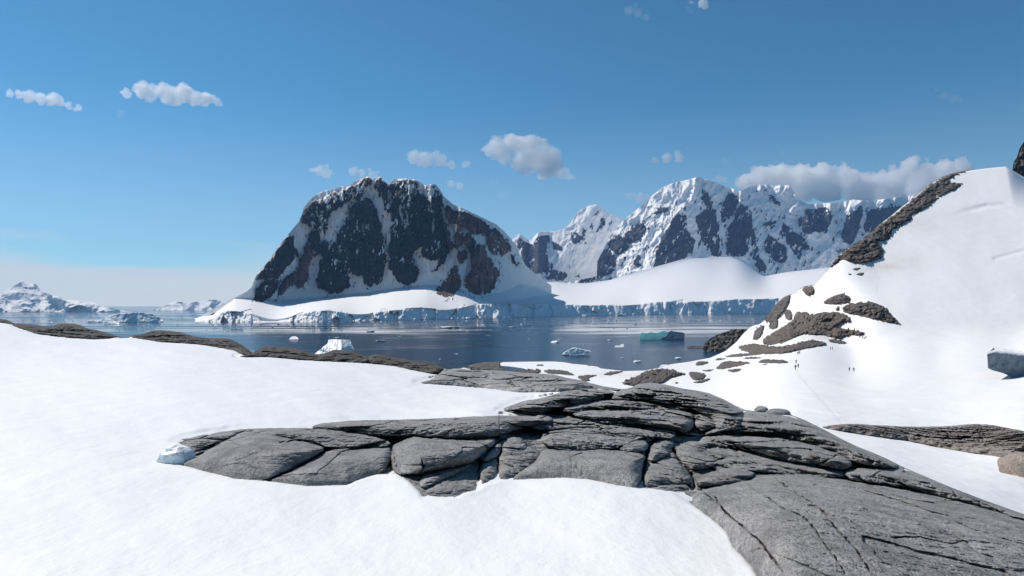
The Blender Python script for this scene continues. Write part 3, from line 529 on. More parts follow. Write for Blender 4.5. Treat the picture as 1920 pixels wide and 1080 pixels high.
CRACKS = [(V(V3, (130,600),(200,700),(260,745),(330,800),(380,850),(420,890),(470,960),(515,1025)), 2.6, .16), (V(V3, (300,510),(370,560),(420,590),(500,645),(560,680),(640,705)), 1.5, .05), (V(V3, (460,455),(520,520),(600,575),(680,620),(760,680),(800,745),(880,830),(930,880),(990,960),(1040,1050)), 1.8, .07), (V(V3, (640,705),(700,770),(760,860),(830,950),(880,1040)), 1.6, .07), (V(V3, (1170,830),(1290,825),(1400,845),(1500,870),(1570,850)), 1.9, .07), 
 
 (V(V2, (1310,770),(1335,640),(1345,560),(1400,488)), 3.2, .2), (V(V2, (1490,560),(1530,640),(1600,700),(1620,790)), 3, .18), (V(V2, (902,610),(905,720)), 1.0, .03), (V(V2, (728,650),(735,690)), 1, .03), (V(V2, (368,762),(366,652),(420,580),(500,505)), 2.4, .12), (V(V2, (476,610),(474,722)), 1.8, .1),
 (V(V2, (1600,340),(1622,440),(1590,472)), 2.5, .14), (V(V2, (1640,500),(1780,458),(1920,453)), 2, .1), (V(V2, (1300,432),(1370,512)), 1.4, .06), (V(V2, (800,380),(790,410),(900,432),(985,400)), 1.6, .07), (V(V2, (930,590),(1050,660)), 1.2, .03), (V(V2, (1080,450),(1170,500)), 1.4, .05), (V(V2, (1600,700),(1680,830),(1760,880),(1800,929)), 2.5, .1),
 (V(V2, (0,492),(150,500),(345,505),(420,560)), 1.8, .09), (V(V2, (1500,280),(1560,300),(1700,305)), 1.8, .1), (V(V2, (1560,215),(1640,235),(1700,260),(1800,300)), 1.5, .08), (V(V2, (900,450),(1000,455),(1160,495)), 1.2, .05),
 (V(V1, (660,690),(800,634),(900,582),(1015,518),(1030,495),(960,462),(870,450),(760,466)), 2.6, .13), (V(V1, (1390,480),(1420,540),(1440,610)), 2, .08), (V(V1, (1580,560),(1600,640),(1450,650)), 1.5, .07), (V(V1, (250,530),(450,442),(555,395)), 1.9, .09), (V(V1, (740,415),(860,390),(1000,385)), 1.2, .03), (V(V1, (1545,425),(1640,440),(1900,452)), 1.6, .08),
 (V(V1, (1100,420),(1250,440),(1300,445)), 1.2, .03), (V(V1, (380,460),(430,470)), 1.2, .02), (V(V1, (1660,330),(1662,370),(1540,420)), 1.3, .05), (V(V3, (200,280),(700,260),(960,345),(1130,400)), 1.6, .08), (V(V3, (110,270),(230,220)), 1.6, .08), (V(V3, (460,250),(480,300)), 1.4, .05), (V(V3, (720,410),(850,345)), 1.6, .07),
 (V(V3, (1320,510),(1370,515)), 2.2, .09), (V(V3, (1500,550),(1530,590)), 2.2, .09), (V(V3, (1050,470),(1115,430)), 1.8, .07), (V(V3, (900,500),(1100,520),(1250,550)), 1.6, .06), (V(V3, (1600,600),(1700,640),(1800,690)), 1.7, .06)]
R2 = [(782, 718.5), (812, 711), (822, 702), (832, 692), (841, 691), (864, 690), (887, 693), (941, 694), (987, 698), (1038, 701), (1061, 707), (1090, 712), (1130, 722), (1165, 729), (1160, 733), (1110, 728), (1048, 735), (1012, 736), (970, 736), (916, 729), (815, 721)]
LSTR = [([(-60, 594), (0, 596), (12, 598), (30, 606), (22, 609), (0, 606), (-60, 600)], 'dark rock just showing at the far left edge of the near snow'),
 ([(20, 610), (30, 605), (60, 607), (78, 610), (98, 610), (110, 606), (125, 605), (152, 609), (165, 615), (194, 621), (210, 626), (228, 632), (205, 635.5), (180, 637), (140, 635), (110, 632), (70, 627), (40, 617)], 'long low brown rock along the snow crest at far left'),
 ([(244, 633), (249, 627), (262, 626), (285, 619), (315, 619), (340, 622), (365, 630), (395, 633), (430, 634), (445, 641), (460, 650), (476, 662), (468, 667), (452, 665), (440, 658), (415, 653), (370, 646), (340, 644), (300, 642), (270, 637)], 'humped brown rock on the snow crest left of the pyramid iceberg'),
 ([(443, 670), (466, 664), (482, 655), (496, 648), (530, 650), (567, 655), (592, 663), (604, 663), (624, 655), (650, 655), (676, 663), (692, 670), (692, 682), (634, 679), (569, 676), (504, 670)], 'ribbed brown rock on the snow crest below the pyramid iceberg'),
 ([(689, 671), (699, 664), (725, 666), (759, 671), (785, 676), (806, 679), (836, 690), (822, 703), (790, 698), (738, 687), (692, 682)], 'low brown rock tapering down the snow crest right of the pyramid iceberg')]
PEB = [(287, 661.5), (298, 660), (312, 662), (321, 664), (308, 665), (295, 664)]

def near_rock(name, poly, base, top, dx, nrow, hfun, m, label, group=None, tops=True, pad=10, asp=1.0, attr=None, warp=2.0, zf=-8, rag=0.0):
    P = np.array(poly, float); cols = np.arange(P[:, 0].min()-pad*.6, P[:, 0].max()+pad*.6, dx)
    # lowest and highest row of the outline in each column
    lo = np.full(cols.shape, -1e9); hi = np.full(cols.shape, 1e9)
    for a, b in zip(P, np.roll(P, -1, 0)):
        x0, x1 = sorted((a[0], b[0])); k = (cols >= x0-1e-6) & (cols <= x1+1e-6)
        yy = a[1] + (b[1]-a[1])*np.clip((cols-a[0])/(b[0]-a[0] if abs(b[0]-a[0]) > 1e-6 else 1e-6), 0, 1)
        lo = np.where(k, np.maximum(lo, yy), lo); hi = np.where(k, np.minimum(hi, yy), hi)
    ok = lo > -1e8; lo = np.interp(cols, cols[ok], lo[ok]); hi = np.interp(cols, cols[ok], hi[ok]); foot = lo.copy()
    lo = lo+pad; hi = np.maximum(hi-pad, top(cols)) if top else hi-pad; hi = np.minimum(hi, lo-2)
    v = np.linspace(0, 1, nrow)[:, None]; PX = np.repeat(cols[None], nrow, 0); PY = lo[None]*(1-v)+hi[None]*v
    wx = PX + warp*fbm(PX/14, PY/14, 2.7, 4); wy = PY + warp*.6*fbm(PX/14, PY/14, 6.1, 4)
    sd = poly_sd(wx, wy, chaikin(poly, 1), pad=60, asp=asp) + rag*fbm(PX/6.5, PY/3.6, 1.9, 5, .6)
    Y0 = base(PX, PY); W0 = world(PX, PY, Y0)
    h, A = hfun(PX, PY, sd, Y0, W0)
    h = np.where(sd < 0, np.minimum(h, 0) + sd*Y0/F*.35 - .01*np.minimum(Y0/8, 3), h)
    # rows that reach the crest keep their height there, so the crest keeps its traced line
    if top: near_top = sstep(0, 7, PY - top(PX)); h = np.where(sd < 0, h, h*(.35+.65*near_top))
    Y = solve(base, PX, PY, h, .92*np.clip(foot[None]-PY, 0, None)+.3)
    if 'dep' in A: Y = Y + A.pop('dep')*np.clip(sd/2.5, 0, 1)
    W = world(PX, PY, Y)
    A = {'crack': 0*PX, 'brown': 0*PX, **A}
    if tops: W, A = skirt(W, A, zfloor=zf)
    me = mesh_np(name, W.reshape(-1, 3), grid_quads(W.shape[0], len(cols)), {k: a.ravel() for k, a in A.items()})
    return tag(centre(link(name, me, m)), label, 'rock', group)

def h_main(PX, PY, sd, Y, W):
    wx = PX + 3.0*fbm(PX/22, PY/16, 1.7, 4); wy = PY + 2.2*fbm(PX/22, PY/16, 4.1, 4)
    h = np.full(PX.shape, -.025)*np.clip(Y/9, .6, 3)
    BIG = {1: (60, .44), 2: (40, .28), 13: (45, .32), 16: (26, .25), 18: (28, .34), 19: (34, .34), 26: (28, .24), 27: (30, .24), 6: (34, .30), 5: (22, .22), 30: (90, .34)}   # the large whalebacks
    for li, (p, rim, A, b) in enumerate(LOBES):
        rim, A = BIG.get(li, (rim*1.7, A*.60))
        d = poly_sd(wx, wy, chaikin(p, 2), 30) + 1.5; t = np.clip(d/rim, 0, 1)
        q_ = np.clip(1-(1-t)**2, 0, 1); k = b*.5 + A*((.55*np.sqrt(q_) + .45*q_) if li in BIG else (.25*np.sqrt(q_) + .75*q_))
        h = np.where(d > 0, np.maximum(h, k), h)
    cr = np.zeros(PX.shape); kx = wx + 3*fbm(PX/7, PY/7, 3.3, 3); ky = wy + 2.4*fbm(PX/7, PY/7, 8.3, 3); kn = fbm(PX/16, PY/16, 4.9, 3)
    for p, wd, dep in CRACKS:
        d = line_d(kx, ky, chaikin(p, 2, False), 1.3, 12); g = np.exp(-(d/(wd*.66))**2)*np.clip(.62+1.5*np.roll(kn, int(dep*900)+int(p[0][0]) % 90, 1), .05, 1.2); h = h - g*dep*.8; cr = np.maximum(cr, g*min(1, dep/.10))
    x, y, z = W[..., 0], W[..., 1], W[..., 2]
    f, c = cells(x*1.1+.25*fbm(x, y, z, 3), y*.5+.25*fbm(x+9, y, z, 3), 0*x+.5, 4)
    joint = (1-sstep(0, .07, f))*sstep(.0, .3, fbm(x*.35, y*.35, 3.3, 3)+.12)
    h = h - joint*.03 + (c-.5)*.05*np.clip(Y/9, .6, 3)
    h = h + .055*fbm(x*1.2, y*.8, 2.1, 5, .58)*np.clip(Y/9, .7, 2.5) + .018*fbm(x*7, y*3.4, z*7, 4, .6) - .02*np.clip(fbm(x*3+y*1.4, y*5-x*1.2, 5.5, 4, .6, True)-.35, 0, 1)
    h = h + .012*fbm(x*2.0-y*1.0, (y+x*.5)*9, 1.5, 3, .6)*sstep(0, .4, fbm(x*.4, y*.4, 8.8, 2)+.2)
    h = h*np.clip(sd/10, 0, 1)**.6
    br = .55*sstep(.15, .5, fbm(x*.9, y*.9, 12.3, 4))*sstep(0, .5, cr + (f < .08)*.6)
    pale = sstep(-25, 40, poly_sd(PX, PY, V(V3, (40,560),(460,455),(900,520),(1050,600),(760,700),(650,900),(430,1000),(250,820)), 60))*np.clip(.75+1.2*fbm(x*1.5, y*1.5, 6.6, 4), .1, 1.2) + .35*sstep(.1, .5, fbm(x*.5, y*.3, 16.6, 4))
    lich = sstep(.02, .35, fbm(x*2.5, y*2.5, 2.6, 4))*np.clip(cr*1.2, 0, 1)
    return h, {'crack': np.clip(cr*.5+joint*.25, 0, 1)*(1-.6*lich), 'brown': np.clip(br + .9*lich, 0, 1), 'pale': np.clip(pale, 0, 1)}
def h_dome(A, rim, n1=.12, freq=.8, brown=0.0, crackf=0.0, dk=1.0):
    """rounded rock: height A (m) over rim px, relief n1 of the height"""
    def f(PX, PY, sd, Y, W):
        t = np.clip(sd/rim, 0, 1); x, y, z = W[..., 0], W[..., 1], W[..., 2]
        h = A*np.sqrt(np.clip(1-(1-t)**2, 0, 1))
        h = h + A*n1*1.6*fbm(x*freq, y*freq*.6, 3.7, 5, .58)*np.clip(t*3, 0, 1) + A*n1*.6*fbm(x*freq*5, y*freq*3, z*freq*5, 4, .6)*np.clip(t*4, 0, 1)
        fc, c = cells(x*freq*1.2+.4*fbm(x*freq, y*freq, 1.1, 3), y*freq*.5, z*freq, 2); j = 1-sstep(0, .10, fc)
        h = h - j*A*(.22+crackf)*np.clip(t*4, 0, 1) + (c-.5)*A*.35*np.clip(t*4, 0, 1)
        dep = A*dk*(1.1*fbm(PX/34, PY/16, 4.4, 5, .55) - .55*fbm((PX-.5*PY)/30, (PY+.12*PX)/15, 8.8, 4, .5, True)); band = .6*sstep(.0, .5, fbm(PX/20, PY/8, 3.1, 4))
        return h, {'dep': dep, 'crack': np.maximum(j*.35, band*.3), 'brown': np.clip(brown + brown*1.2*fbm(x*freq*.6, y*freq*.4, 9.9, 3), 0, 1)}
    return f
def h_rub(A, rim, brown):
    """frost-shattered rock: rough blocks and ledges"""
    def f(PX, PY, sd, Y, W):
        t = np.clip(sd/rim, 0, 1); x, y, z = W[..., 0], W[..., 1], W[..., 2]; e = np.clip(t*3, 0, 1)
        h = A*.8*np.sqrt(np.clip(1-(1-t)**2, 0, 1)) + e*(A*.55*fbm(PX/13, PY/6, 3.7, 5, .6) + A*.30*fbm(PX/8, PY/4, 6.1, 4, .55, True) - A*.15)
        dep = A*(3.0*fbm(PX/20, PY/11, 4.4, 5, .55) - 1.3*fbm((PX+.9*PY)/13, (PY-.35*PX)/9, 8.8, 4, .5, True))
        f_, c_ = cells((PX+.4*PY)/10+.5*fbm(PX/12, PY/12, 7.1, 3), PY/6.5, 0*PX+.5, 7); dep = dep + A*.8*(c_-.5) + A*.5*(1-sstep(0, .18, f_))
        return h, {'dep': dep, 'crack': .7*sstep(.45, .0, fbm(PX/5, PY/3, 2.5, 4, .6, True)), 'brown': np.clip(brown + brown*1.4*fbm(PX/14, PY/8, 9.9, 4), 0, 1)}
    return f
near_rock('rock_outcrop', R1, base1, l1top, 1.5, 275, h_main, M['rock'], 'broad cracked grey bedrock outcrop in the foreground', attr=None, warp=2.2)
near_rock('rock_outcrop', R2, base1, l1top, 1.4, 60, h_dome(.55, 13, .22, .35), M['rock'], 'low fissured grey rock dome between the near snow and the bay')
for p, lb in LSTR: near_rock('rock_outcrop', p, base1, l1top, 1.6, 44, h_dome(.6, 9, .35, .30, .18, dk=3.2), M['rock_mid'], lb, 'rocks along the near snow crest', pad=7, warp=1.5)
L1ROCKS = [R1, R2] + [p for p, _ in LSTR]

# ---- rocks of the far slope: (outline, height m, rim px, brown, label)
VH = (1250, 500, 3.84); VR = (1400, 250, 3.485); VS = (850, 560, 3.84)
R4 = [(1536, 801), (1560, 797), (1595, 794), (1639, 797), (1704, 800), (1738, 800), (1778, 799), (1821, 795), (1857, 796), (1881, 801), (1920, 808), (1990, 820), (2060, 850), (2040, 872), (1960, 868), (1891, 859), (1817, 849), (1758, 839), (1702, 827), (1649, 820), (1595, 812), (1560, 806)]
RB = V(VR, (530,890),(600,800),(680,735),(770,680),(850,610),(950,530),(1050,450),(1150,370),(1230,310),(1330,265),(1450,238),(1400,262),(1300,312),(1345,322),(1425,330),(1350,380),(1240,430),(1190,480),(1090,550),(1040,590),(930,640),(945,690),(870,700),(840,700),(905,785),(830,842),(700,850),(620,820),(560,870))
L2ROCKS = [
 (V(VH, (700,402),(720,360),(760,300),(850,215),(892,198),(882,260),(842,330),(800,380),(760,400)), 2.2, 5, .1, 'dark jagged rock rib on the seaward edge of the headland'),
 (V(VH, (740,440),(745,390),(780,370),(802,385),(798,440),(765,452)), 1.5, 4, .1, 'small dark rock below the jagged rib on the headland'),
 (V(VH, (622,525),(630,470),(660,430),(705,425),(690,490),(660,530)), 1.6, 4, .05, 'grey rock at the seaward foot of the headland'),
 (V(VH, (968,148),(1056,128),(1056,192),(1018,216),(985,180)), 2.2, 4, .35, 'small rock pinnacle on top of the headland snow'),
 (V(VH, (845,315),(885,315),(905,345),(895,390),(860,370)), 1.2, 3.5, .15, 'little dark rock in the middle of the headland snow'),
 (V(VH, (690,522),(800,452),(900,402),(935,330),(1000,332),(1040,352),(1160,327),(1250,332),(1348,380),(1240,402),(1222,440),(1392,462),(1442,490),(1300,502),(1240,525),(1160,502),(1050,487),(960,490),(850,547),(700,572)), 2.6, 7, .5, 'broad brown rock mass across the middle of the headland'),
 (V(VH, (498,580),(620,547),(780,577),(880,572),(1000,530),(1110,535),(1167,560),(1000,592),(840,627),(700,632),(560,612)), 1.5, 4.5, .35, 'long brown rock band below the broad rock mass, above the walkers'),
 (V(VH, (1158,524),(1230,522),(1312,550),(1250,558),(1180,546)), .9, 3, .3, 'small flat brown rock beside the standing pair of walkers'),
 (V(VH, (1125,268),(1170,235),(1270,198),(1322,230),(1316,264)), 1.6, 4, .15, 'grey rock island in the snow above the broad rock mass'),
 (V(VH, (1268,305),(1300,275),(1450,263),(1590,310),(1622,365),(1704,430),(1600,397),(1550,387),(1400,352),(1282,332)), 2.4, 5.5, .1, 'dark rock ledge with a pointed tail on the slope right of the headland'),
 (V(VH, (1230,290),(1245,295),(1240,318),(1222,312)), .7, 2, .1, 'tiny dark rock left of the pointed rock ledge'),
 (V(VH, (420,640),(560,622),(690,618),(690,632),(560,648),(430,652)), .6, 2.2, .2, 'thin dark rock strip highest on the shore snow'),
 (V(VH, (338,672),(390,655),(440,660),(390,675)), .5, 2, .2, 'tiny rock sliver on the shore snow nearest the water'),
 (V(VH, (200,712),(225,682),(270,680),(312,692),(270,705)), .9, 2.6, .2, 'small dark rock on the shore snow by the water edge'),
 (V(VH, (345,735),(400,685),(480,680),(620,690),(560,705),(480,725),(400,740)), .9, 3, .35, 'flat brown rock on the shore snow below the strip'),
 (V(VH, (640,690),(700,668),(800,668),(892,685),(860,697),(720,696)), .9, 3, .15, 'oval dark rock on the snow left of the dark-clad walkers'),
 (V(VH, (430,750),(480,735),(542,735),(520,758),(470,760)), .6, 2.2, .1, 'small rock end below the flat brown shore rock'),
 (V(VH, (250,750),(300,738),(350,742),(300,756)), .5, 2, .1, 'rock sliver left of the small rock end'),
 (V(VH, (530,660),(620,648),(700,655),(600,668)), .4, 1.8, .1, 'rock sliver above the oval dark rock'),
 (V(VH, (670,703),(700,699),(735,704),(700,709)), .3, 1.5, .1, 'rock sliver under the oval dark rock'),
 (V(VH, (1330,20),(1370,6),(1402,12),(1375,30)), .7, 2, .1, 'upper of the three small rocks below the ridge band'),
 (V(VH, (1362,55),(1400,45),(1425,50),(1395,62)), .6, 2, .1, 'lower right of the three small rocks below the ridge band'),
 (V(VH, (1305,52),(1325,48),(1330,56),(1312,60)), .4, 1.5, .1, 'tiny lower left of the three small rocks below the ridge band'),
 (RB, 3.2, 9, .25, 'long rubbly rock band along the ridge of the snow hill'),
 (V(VR, (1195,518),(1210,508),(1225,516),(1210,524)), .6, 2, .1, 'lone small rock in the snow right of the ridge band'),
 (V(VS, (55,498),(110,480),(240,455),(350,445),(330,470),(350,500),(420,515),(620,505),(640,530),(600,545),(480,540),(350,525),(200,515)), 1.5, 4.5, .05, 'dark jagged shore rock left of the white snow patch'),
 (V(VS, (640,520),(700,508),(800,515),(870,545),(860,555),(760,545),(680,540)), .9, 3, .0, 'grey rock under the edge of the shore snow patch'),
 (V(VS, (940,468),(980,458),(1035,460),(1032,480),(980,485)), 1.0, 3, .05, 'black rock at the water end of the shore snow patch'),
 (V(VS, (355,446),(520,440),(720,436),(800,446),(880,458),(940,470),(880,468),(760,450),(600,452),(480,452)), .6, 2, .1, 'thin dark rock rim along the water side of the shore snow patch'),
 (V(VS, (580,480),(620,472),(660,478),(620,486)), .4, 1.8, .1, 'small rock lying in the middle of the shore snow patch'),
 (V(VS, (1075,550),(1120,525),(1180,520),(1235,522),(1180,540),(1120,552)), .9, 3, .3, 'low brown rock on the little beach snow'),
 (V(VS, (880,560),(960,550),(1050,552),(960,575),(1000,590),(940,600)), .7, 2.5, .3, 'low brown rocks at the foot of the shore snow patch'),
 (V(VS, (1195,612),(1260,580),(1340,550),(1400,518),(1470,503),(1560,508),(1640,530),(1680,545),(1620,560),(1560,570),(1530,600),(1480,620),(1300,630)), 2.6, 7, .3, 'dark ribbed rock knoll behind the foreground outcrop'),
 (V(VS, (1690,530),(1745,528),(1830,545),(1800,580),(1740,590),(1710,570)), 1.2, 3.5, .25, 'brown rock right of the ribbed knoll'),
 (V(VS, (1715,605),(1790,585),(1862,570),(1830,595),(1780,610)), .9, 3, .15, 'slanting grey rock lowest on the snow right of the ribbed knoll'),
 (V(VS, (1595,608),(1605,600),(1620,605),(1612,615)), .5, 1.8, .1, 'pebble-like rock right of the ribbed knoll foot'),
 (V(VS, (1740,480),(1760,455),(1800,450),(1830,465),(1790,482)), .8, 2.6, .1, 'small dark rock on the shore snow above the ribbed knoll'),
]
near_rock('rock_outcrop', R4, base2, None, 1.5, 90, h_dome(.95, 15, .16, .9, .55, dk=.8), M['rock'], 'long brown rock lying in the snow hollow at right', pad=6, warp=1.5)
for p, A, rim, br, lb in L2ROCKS:
    big = len(p) > 18 or A >= 1.4
    if min(y for x, y in p) > 690 and max(x for x, y in p) < 1350: pass
    near_rock('rock_outcrop' if big else 'rock', p, base2, l2top, 1.0, 70 if p is RB else (44 if big else 18), h_rub(A, rim, br), M['rock_far'], lb, 'rocks on the shore, headland and hill', tops=big, pad=5, warp=3.0 if big else 1.2, rag=(9.0 if p is RB else 6.5) if big else 3.2)

# ---- snow of both slopes
def snow_slope(name, base, top, x0, x1, bot, dx, nrow, rocks, label, m, lipk, paths=(), stains=(), extra=None, zf=-8, sink=.4):
    cols = np.arange(x0, x1, dx); tp = top(cols); lo = bot(cols); v = np.linspace(0, 1, nrow)[:, None]**.9
    PX = np.repeat(cols[None], nrow, 0); PY = lo[None]*(1-v) + tp[None]*v
    sd = np.full(PX.shape, -60.0); wx = PX + 1.2*fbm(PX/14, PY/14, 2.7, 4); wy = PY + .8*fbm(PX/14, PY/14, 6.1, 4)
    sg = sd.copy()
    for p in rocks: sd = np.maximum(sd, poly_sd(wx, wy, p, 60)); sg = np.maximum(sg, poly_sd(PX, PY, p, 60))
    Y0 = base(PX, PY); W0 = world(PX, PY, Y0); x, y = W0[..., 0], W0[..., 1]
    lip = lipk*np.clip(Y0/8, .7, 12)
    fr = sstep(-.15, .35, np.gradient(sg, axis=0)/np.maximum(-np.gradient(PY, axis=0), .05)); lip = lip*(fr + (1-fr)*sstep(-1, -12, sd))
    h = lip*sstep(2.5, -2.5, sd) - np.clip(sd-1, 0, None)*Y0/F*sink - lip*.5*(sd > 1)
    k = np.clip(Y0/8, .6, 14)
    ly = np.log(Y0); h = h + (.035*fbm(PX/210 + ly, ly*2.6, 1.2, 4) + .006*fbm(PX/46 - ly*2, ly*13, 4.2, 4))*k*np.clip(-sd/8, 0, 1)
    dirt = np.zeros(PX.shape); alg = np.zeros(PX.shape)
    for pts, wd, a in paths:
        d = line_d(PX + 1.5*fbm(PX/12, PY/12, 3.9, 3), PY, pts); g = np.exp(-(d/wd)**2); dirt = np.maximum(dirt, g*a*(.6+.6*fbm(PX/4, PY/4, 7.7, 3))); h = h - g*.0006*Y0*a
    for cx, cy_, rx, ry, a in stains:
        g = np.exp(-((PX-cx)/rx)**2 - ((PY-cy_)/ry)**2); alg = np.maximum(alg, a*g*np.clip(.8+1.0*fbm(PX/25, PY/9, 5.7, 4), 0, 1.4))
    if extra: h = h + extra(PX, PY, Y0)
    W = world(PX, PY, solve(base, PX, PY, h)); A = {'dirt': np.clip(dirt, 0, 1), 'algae': np.clip(alg, 0, 1)}
    W, A = skirt(W, A, zfloor=zf)
    keep = np.ones(((nrow-1), len(cols)-1), bool); keep &= (sd[:-1, :-1] < 14) | (sd[1:, 1:] < 14)
    q = grid_quads(W.shape[0], len(cols)); full = np.concatenate([keep.ravel(), np.ones((W.shape[0]-nrow)*(len(cols)-1), bool)])
    me = mesh_np(name, W.reshape(-1, 3), q[full], {a: b.ravel() for a, b in A.items()})
    return tag(link(name, me, m), label, None, None, 'structure')
def near_bulge(PX, PY, Y): return 0*PX
snow_slope('snow_field', base1, lambda x: l1top(x)+2.0, -400, 2300, lambda x: 1200+0*x, 3.2, 200, L1ROCKS, 'smooth white snow slope in the foreground', M['snow'], .02, [([(55, 843), (120, 842), (165, 846), (210, 848), (260, 849), (312, 850)], 1.6, .12)])
PATHS = [([(1490, 690), (1500, 705), (1520, 728), (1540, 750), (1560, 772), (1578, 793)], 2.2, .34), ([(1466, 730), (1472, 745), (1482, 768), (1484, 780)], 1.4, .22), ([(1434, 735), (1435, 752)], 1.2, .16), ([(1625, 634), (1660, 622), (1700, 612), (1740, 622), (1800, 637), (1880, 655)], 1.8, .12),
         ([(1630, 500), (1642, 506), (1648, 520), (1646, 540), (1643, 552)], 1.2, .3), ([(1550, 652), (1600, 655), (1640, 660), (1680, 662)], 2.0, .08), ([(1750, 700), (1790, 740), (1800, 790)], 2, .06), ([(1660, 586), (1690, 606), (1710, 618)], 1.4, .2), ([(1590, 610), (1604, 600), (1606, 612)], 2.5, .15)]
STAINS = [(1665, 500, 30, 10, .45), (1700, 492, 40, 16, .25), (1590, 605, 22, 10, .35), (1530, 632, 40, 5, .4), (1780, 405, 45, 14, .2), (1730, 425, 40, 14, .22), (1150, 702, 60, 6, .3), (1880, 620, 70, 20, .08)]
def hill_extra(PX, PY, Y):
    c = line_d(PX + 4*fbm(PX/30, PY/30, 2.2, 3), PY, [(1760, 412), (1800, 398), (1850, 386), (1880, 384), (1960, 392)])
    e = -1.4*np.exp(-(c/4.5)**2)*sstep(1770, 1850, PX) - .7*np.exp(-(line_d(PX, PY, [(1865, 485), (1920, 470), (1990, 462)])/3)**2)
    cor = -np.clip(PX-(1886+(PY-311)*.18), 0, 60)**1.4*.10*sstep(400, 325, PY)
    e = e + 2.6*fbm(PX/170, PY/140, 3.6, 2)*sstep(640, 520, PY)
    return e*sstep(318, 350, PY) + cor
snow_slope('snow_hill', base2, lambda x: l2top(x)+1.2, 700, 2300, lambda x: np.minimum(np.where(x < 1380, np.interp(x, [700, 850, 1100, 1380], [740, 740, 760, 800]), l1top(x)+42), 1006), 2.6, 260, [R4]+[r[0] for r in L2ROCKS], 'snow basin and white hill rising at the right', M['hill'], .006, PATHS, STAINS, hill_extra, sink=.16)

# ---- shaded ice bank at the right edge of the basin, and the dark peak over the hill
def front_block(name, pts, depthf, back, m, label=None, cat=None, dx=1.0, nrow=26, bulge=.0, noise=.0, nf=6, kind=None, parent=None, attrs=None, thick=None):
    """solid with a traced front: a rounded, noisy front sheet joined to a back sheet"""
    P = np.array(pts, float); cols = np.arange(P[:, 0].min()+.01, P[:, 0].max(), dx); cols = np.append(cols, P[:, 0].max()-.01)
    lo = np.full(cols.shape, -1e9); hi = np.full(cols.shape, 1e9)
    for a, b in zip(P, np.roll(P, -1, 0)):
        x0, x1 = sorted((a[0], b[0])); k = (cols >= x0) & (cols <= x1)
        if x1-x0 < 1e-6: continue
        yy = a[1]+(b[1]-a[1])*(cols-a[0])/(b[0]-a[0]); lo = np.where(k, np.maximum(lo, yy), lo); hi = np.where(k, np.minimum(hi, yy), hi)
    hi = np.minimum(hi, lo-.15); v = np.linspace(0, 1, nrow)[:, None]; PX = np.repeat(cols[None], nrow, 0); PY = lo[None]*(1-v)+hi[None]*v
    Y0 = depthf(PX, PY); sd = np.maximum(poly_sd(PX, PY, pts, 30), 0); r = np.clip(sd/(bulge if bulge else 1), 0, 1)
    th = back*np.sqrt(np.clip(1-(1-r)**2, 0, 1)) if bulge else back + 0*PX
    Yn = Y0 + fbm(PX/nf, PY/nf, 3.3+len(pts), 4, .6)*noise
    A = world(PX, PY, Yn); B = A.copy(); f = (Yn+np.maximum(th, back*.25))/Yn; B[..., 1] *= f; mx_ = (A[..., 0]*f).mean(); B[..., 0] = A[..., 0]*f; B[..., 0] = mx_ + (B[..., 0]-mx_)*.93
    B[..., 2] = A[..., 2] - (A[..., 2]-A[0, :, 2][None])*.12
    nc = len(cols); n = nrow*nc; q1 = grid_quads(nrow, nc); q2 = q1[:, ::-1]+n; g = np.arange(n).reshape(nrow, nc)
    ring = np.concatenate([g[0, :], g[1:, -1], g[-1, -2::-1], g[-2:0:-1, 0]]); rn = np.roll(ring, -1)
    q = np.concatenate([q1, q2, np.stack([rn, ring, ring+n, rn+n], -1)])
    V_ = np.concatenate([A.reshape(-1, 3), B.reshape(-1, 3)]); at = {k: np.full(len(V_), float(x)) for k, x in (attrs or {}).items()}
    me = mesh_np(name, V_, q, at, smooth=True); o = link(name, me, m)
    if parent is None: centre(o); tag(o, label, cat, None, kind)
    else: o.parent = parent
    return o
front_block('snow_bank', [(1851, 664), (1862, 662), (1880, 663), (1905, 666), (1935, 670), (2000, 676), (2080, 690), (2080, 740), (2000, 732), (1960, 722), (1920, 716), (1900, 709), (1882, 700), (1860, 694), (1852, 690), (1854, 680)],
            lambda x, y: 190 + (x-1851)*.10 - (y-690)*.02, 30, ice_mat('bank_ice_shade', (0.17, 0.21, 0.25), (0.10, 0.13, 0.16)), 'steep blue-grey ice bank in shade at the right edge of the snow basin', 'snow bank', noise=1.2, nf=14, dx=1.5, attrs={'dirt': 1.0, 'algae': 0})  # bank's shade is put into these dark ice tones; dirt value is not read
M['peak'] = rock_mat('peak_rock', (0.075, 0.068, 0.062), (0.15, 0.13, 0.115), (0.15, 0.12, 0.10), .05)
front_block('rock_peak', [(1898, 322), (1900, 305), (1906, 296), (1912, 278), (1920, 265), (1935, 240), (1950, 215), (1975, 190), (2010, 200), (2060, 260), (2100, 330), (2110, 420), (1900, 420)],
            lambda x, y: 960 + (420-y)*.9 + np.abs(x-1975)*.6, 120, M['peak'], 'dark brown rock peak cut by the right edge of the picture', 'rock', noise=42, nf=9, nrow=70, dx=1.4, attrs={'crack': 0, 'brown': .1})

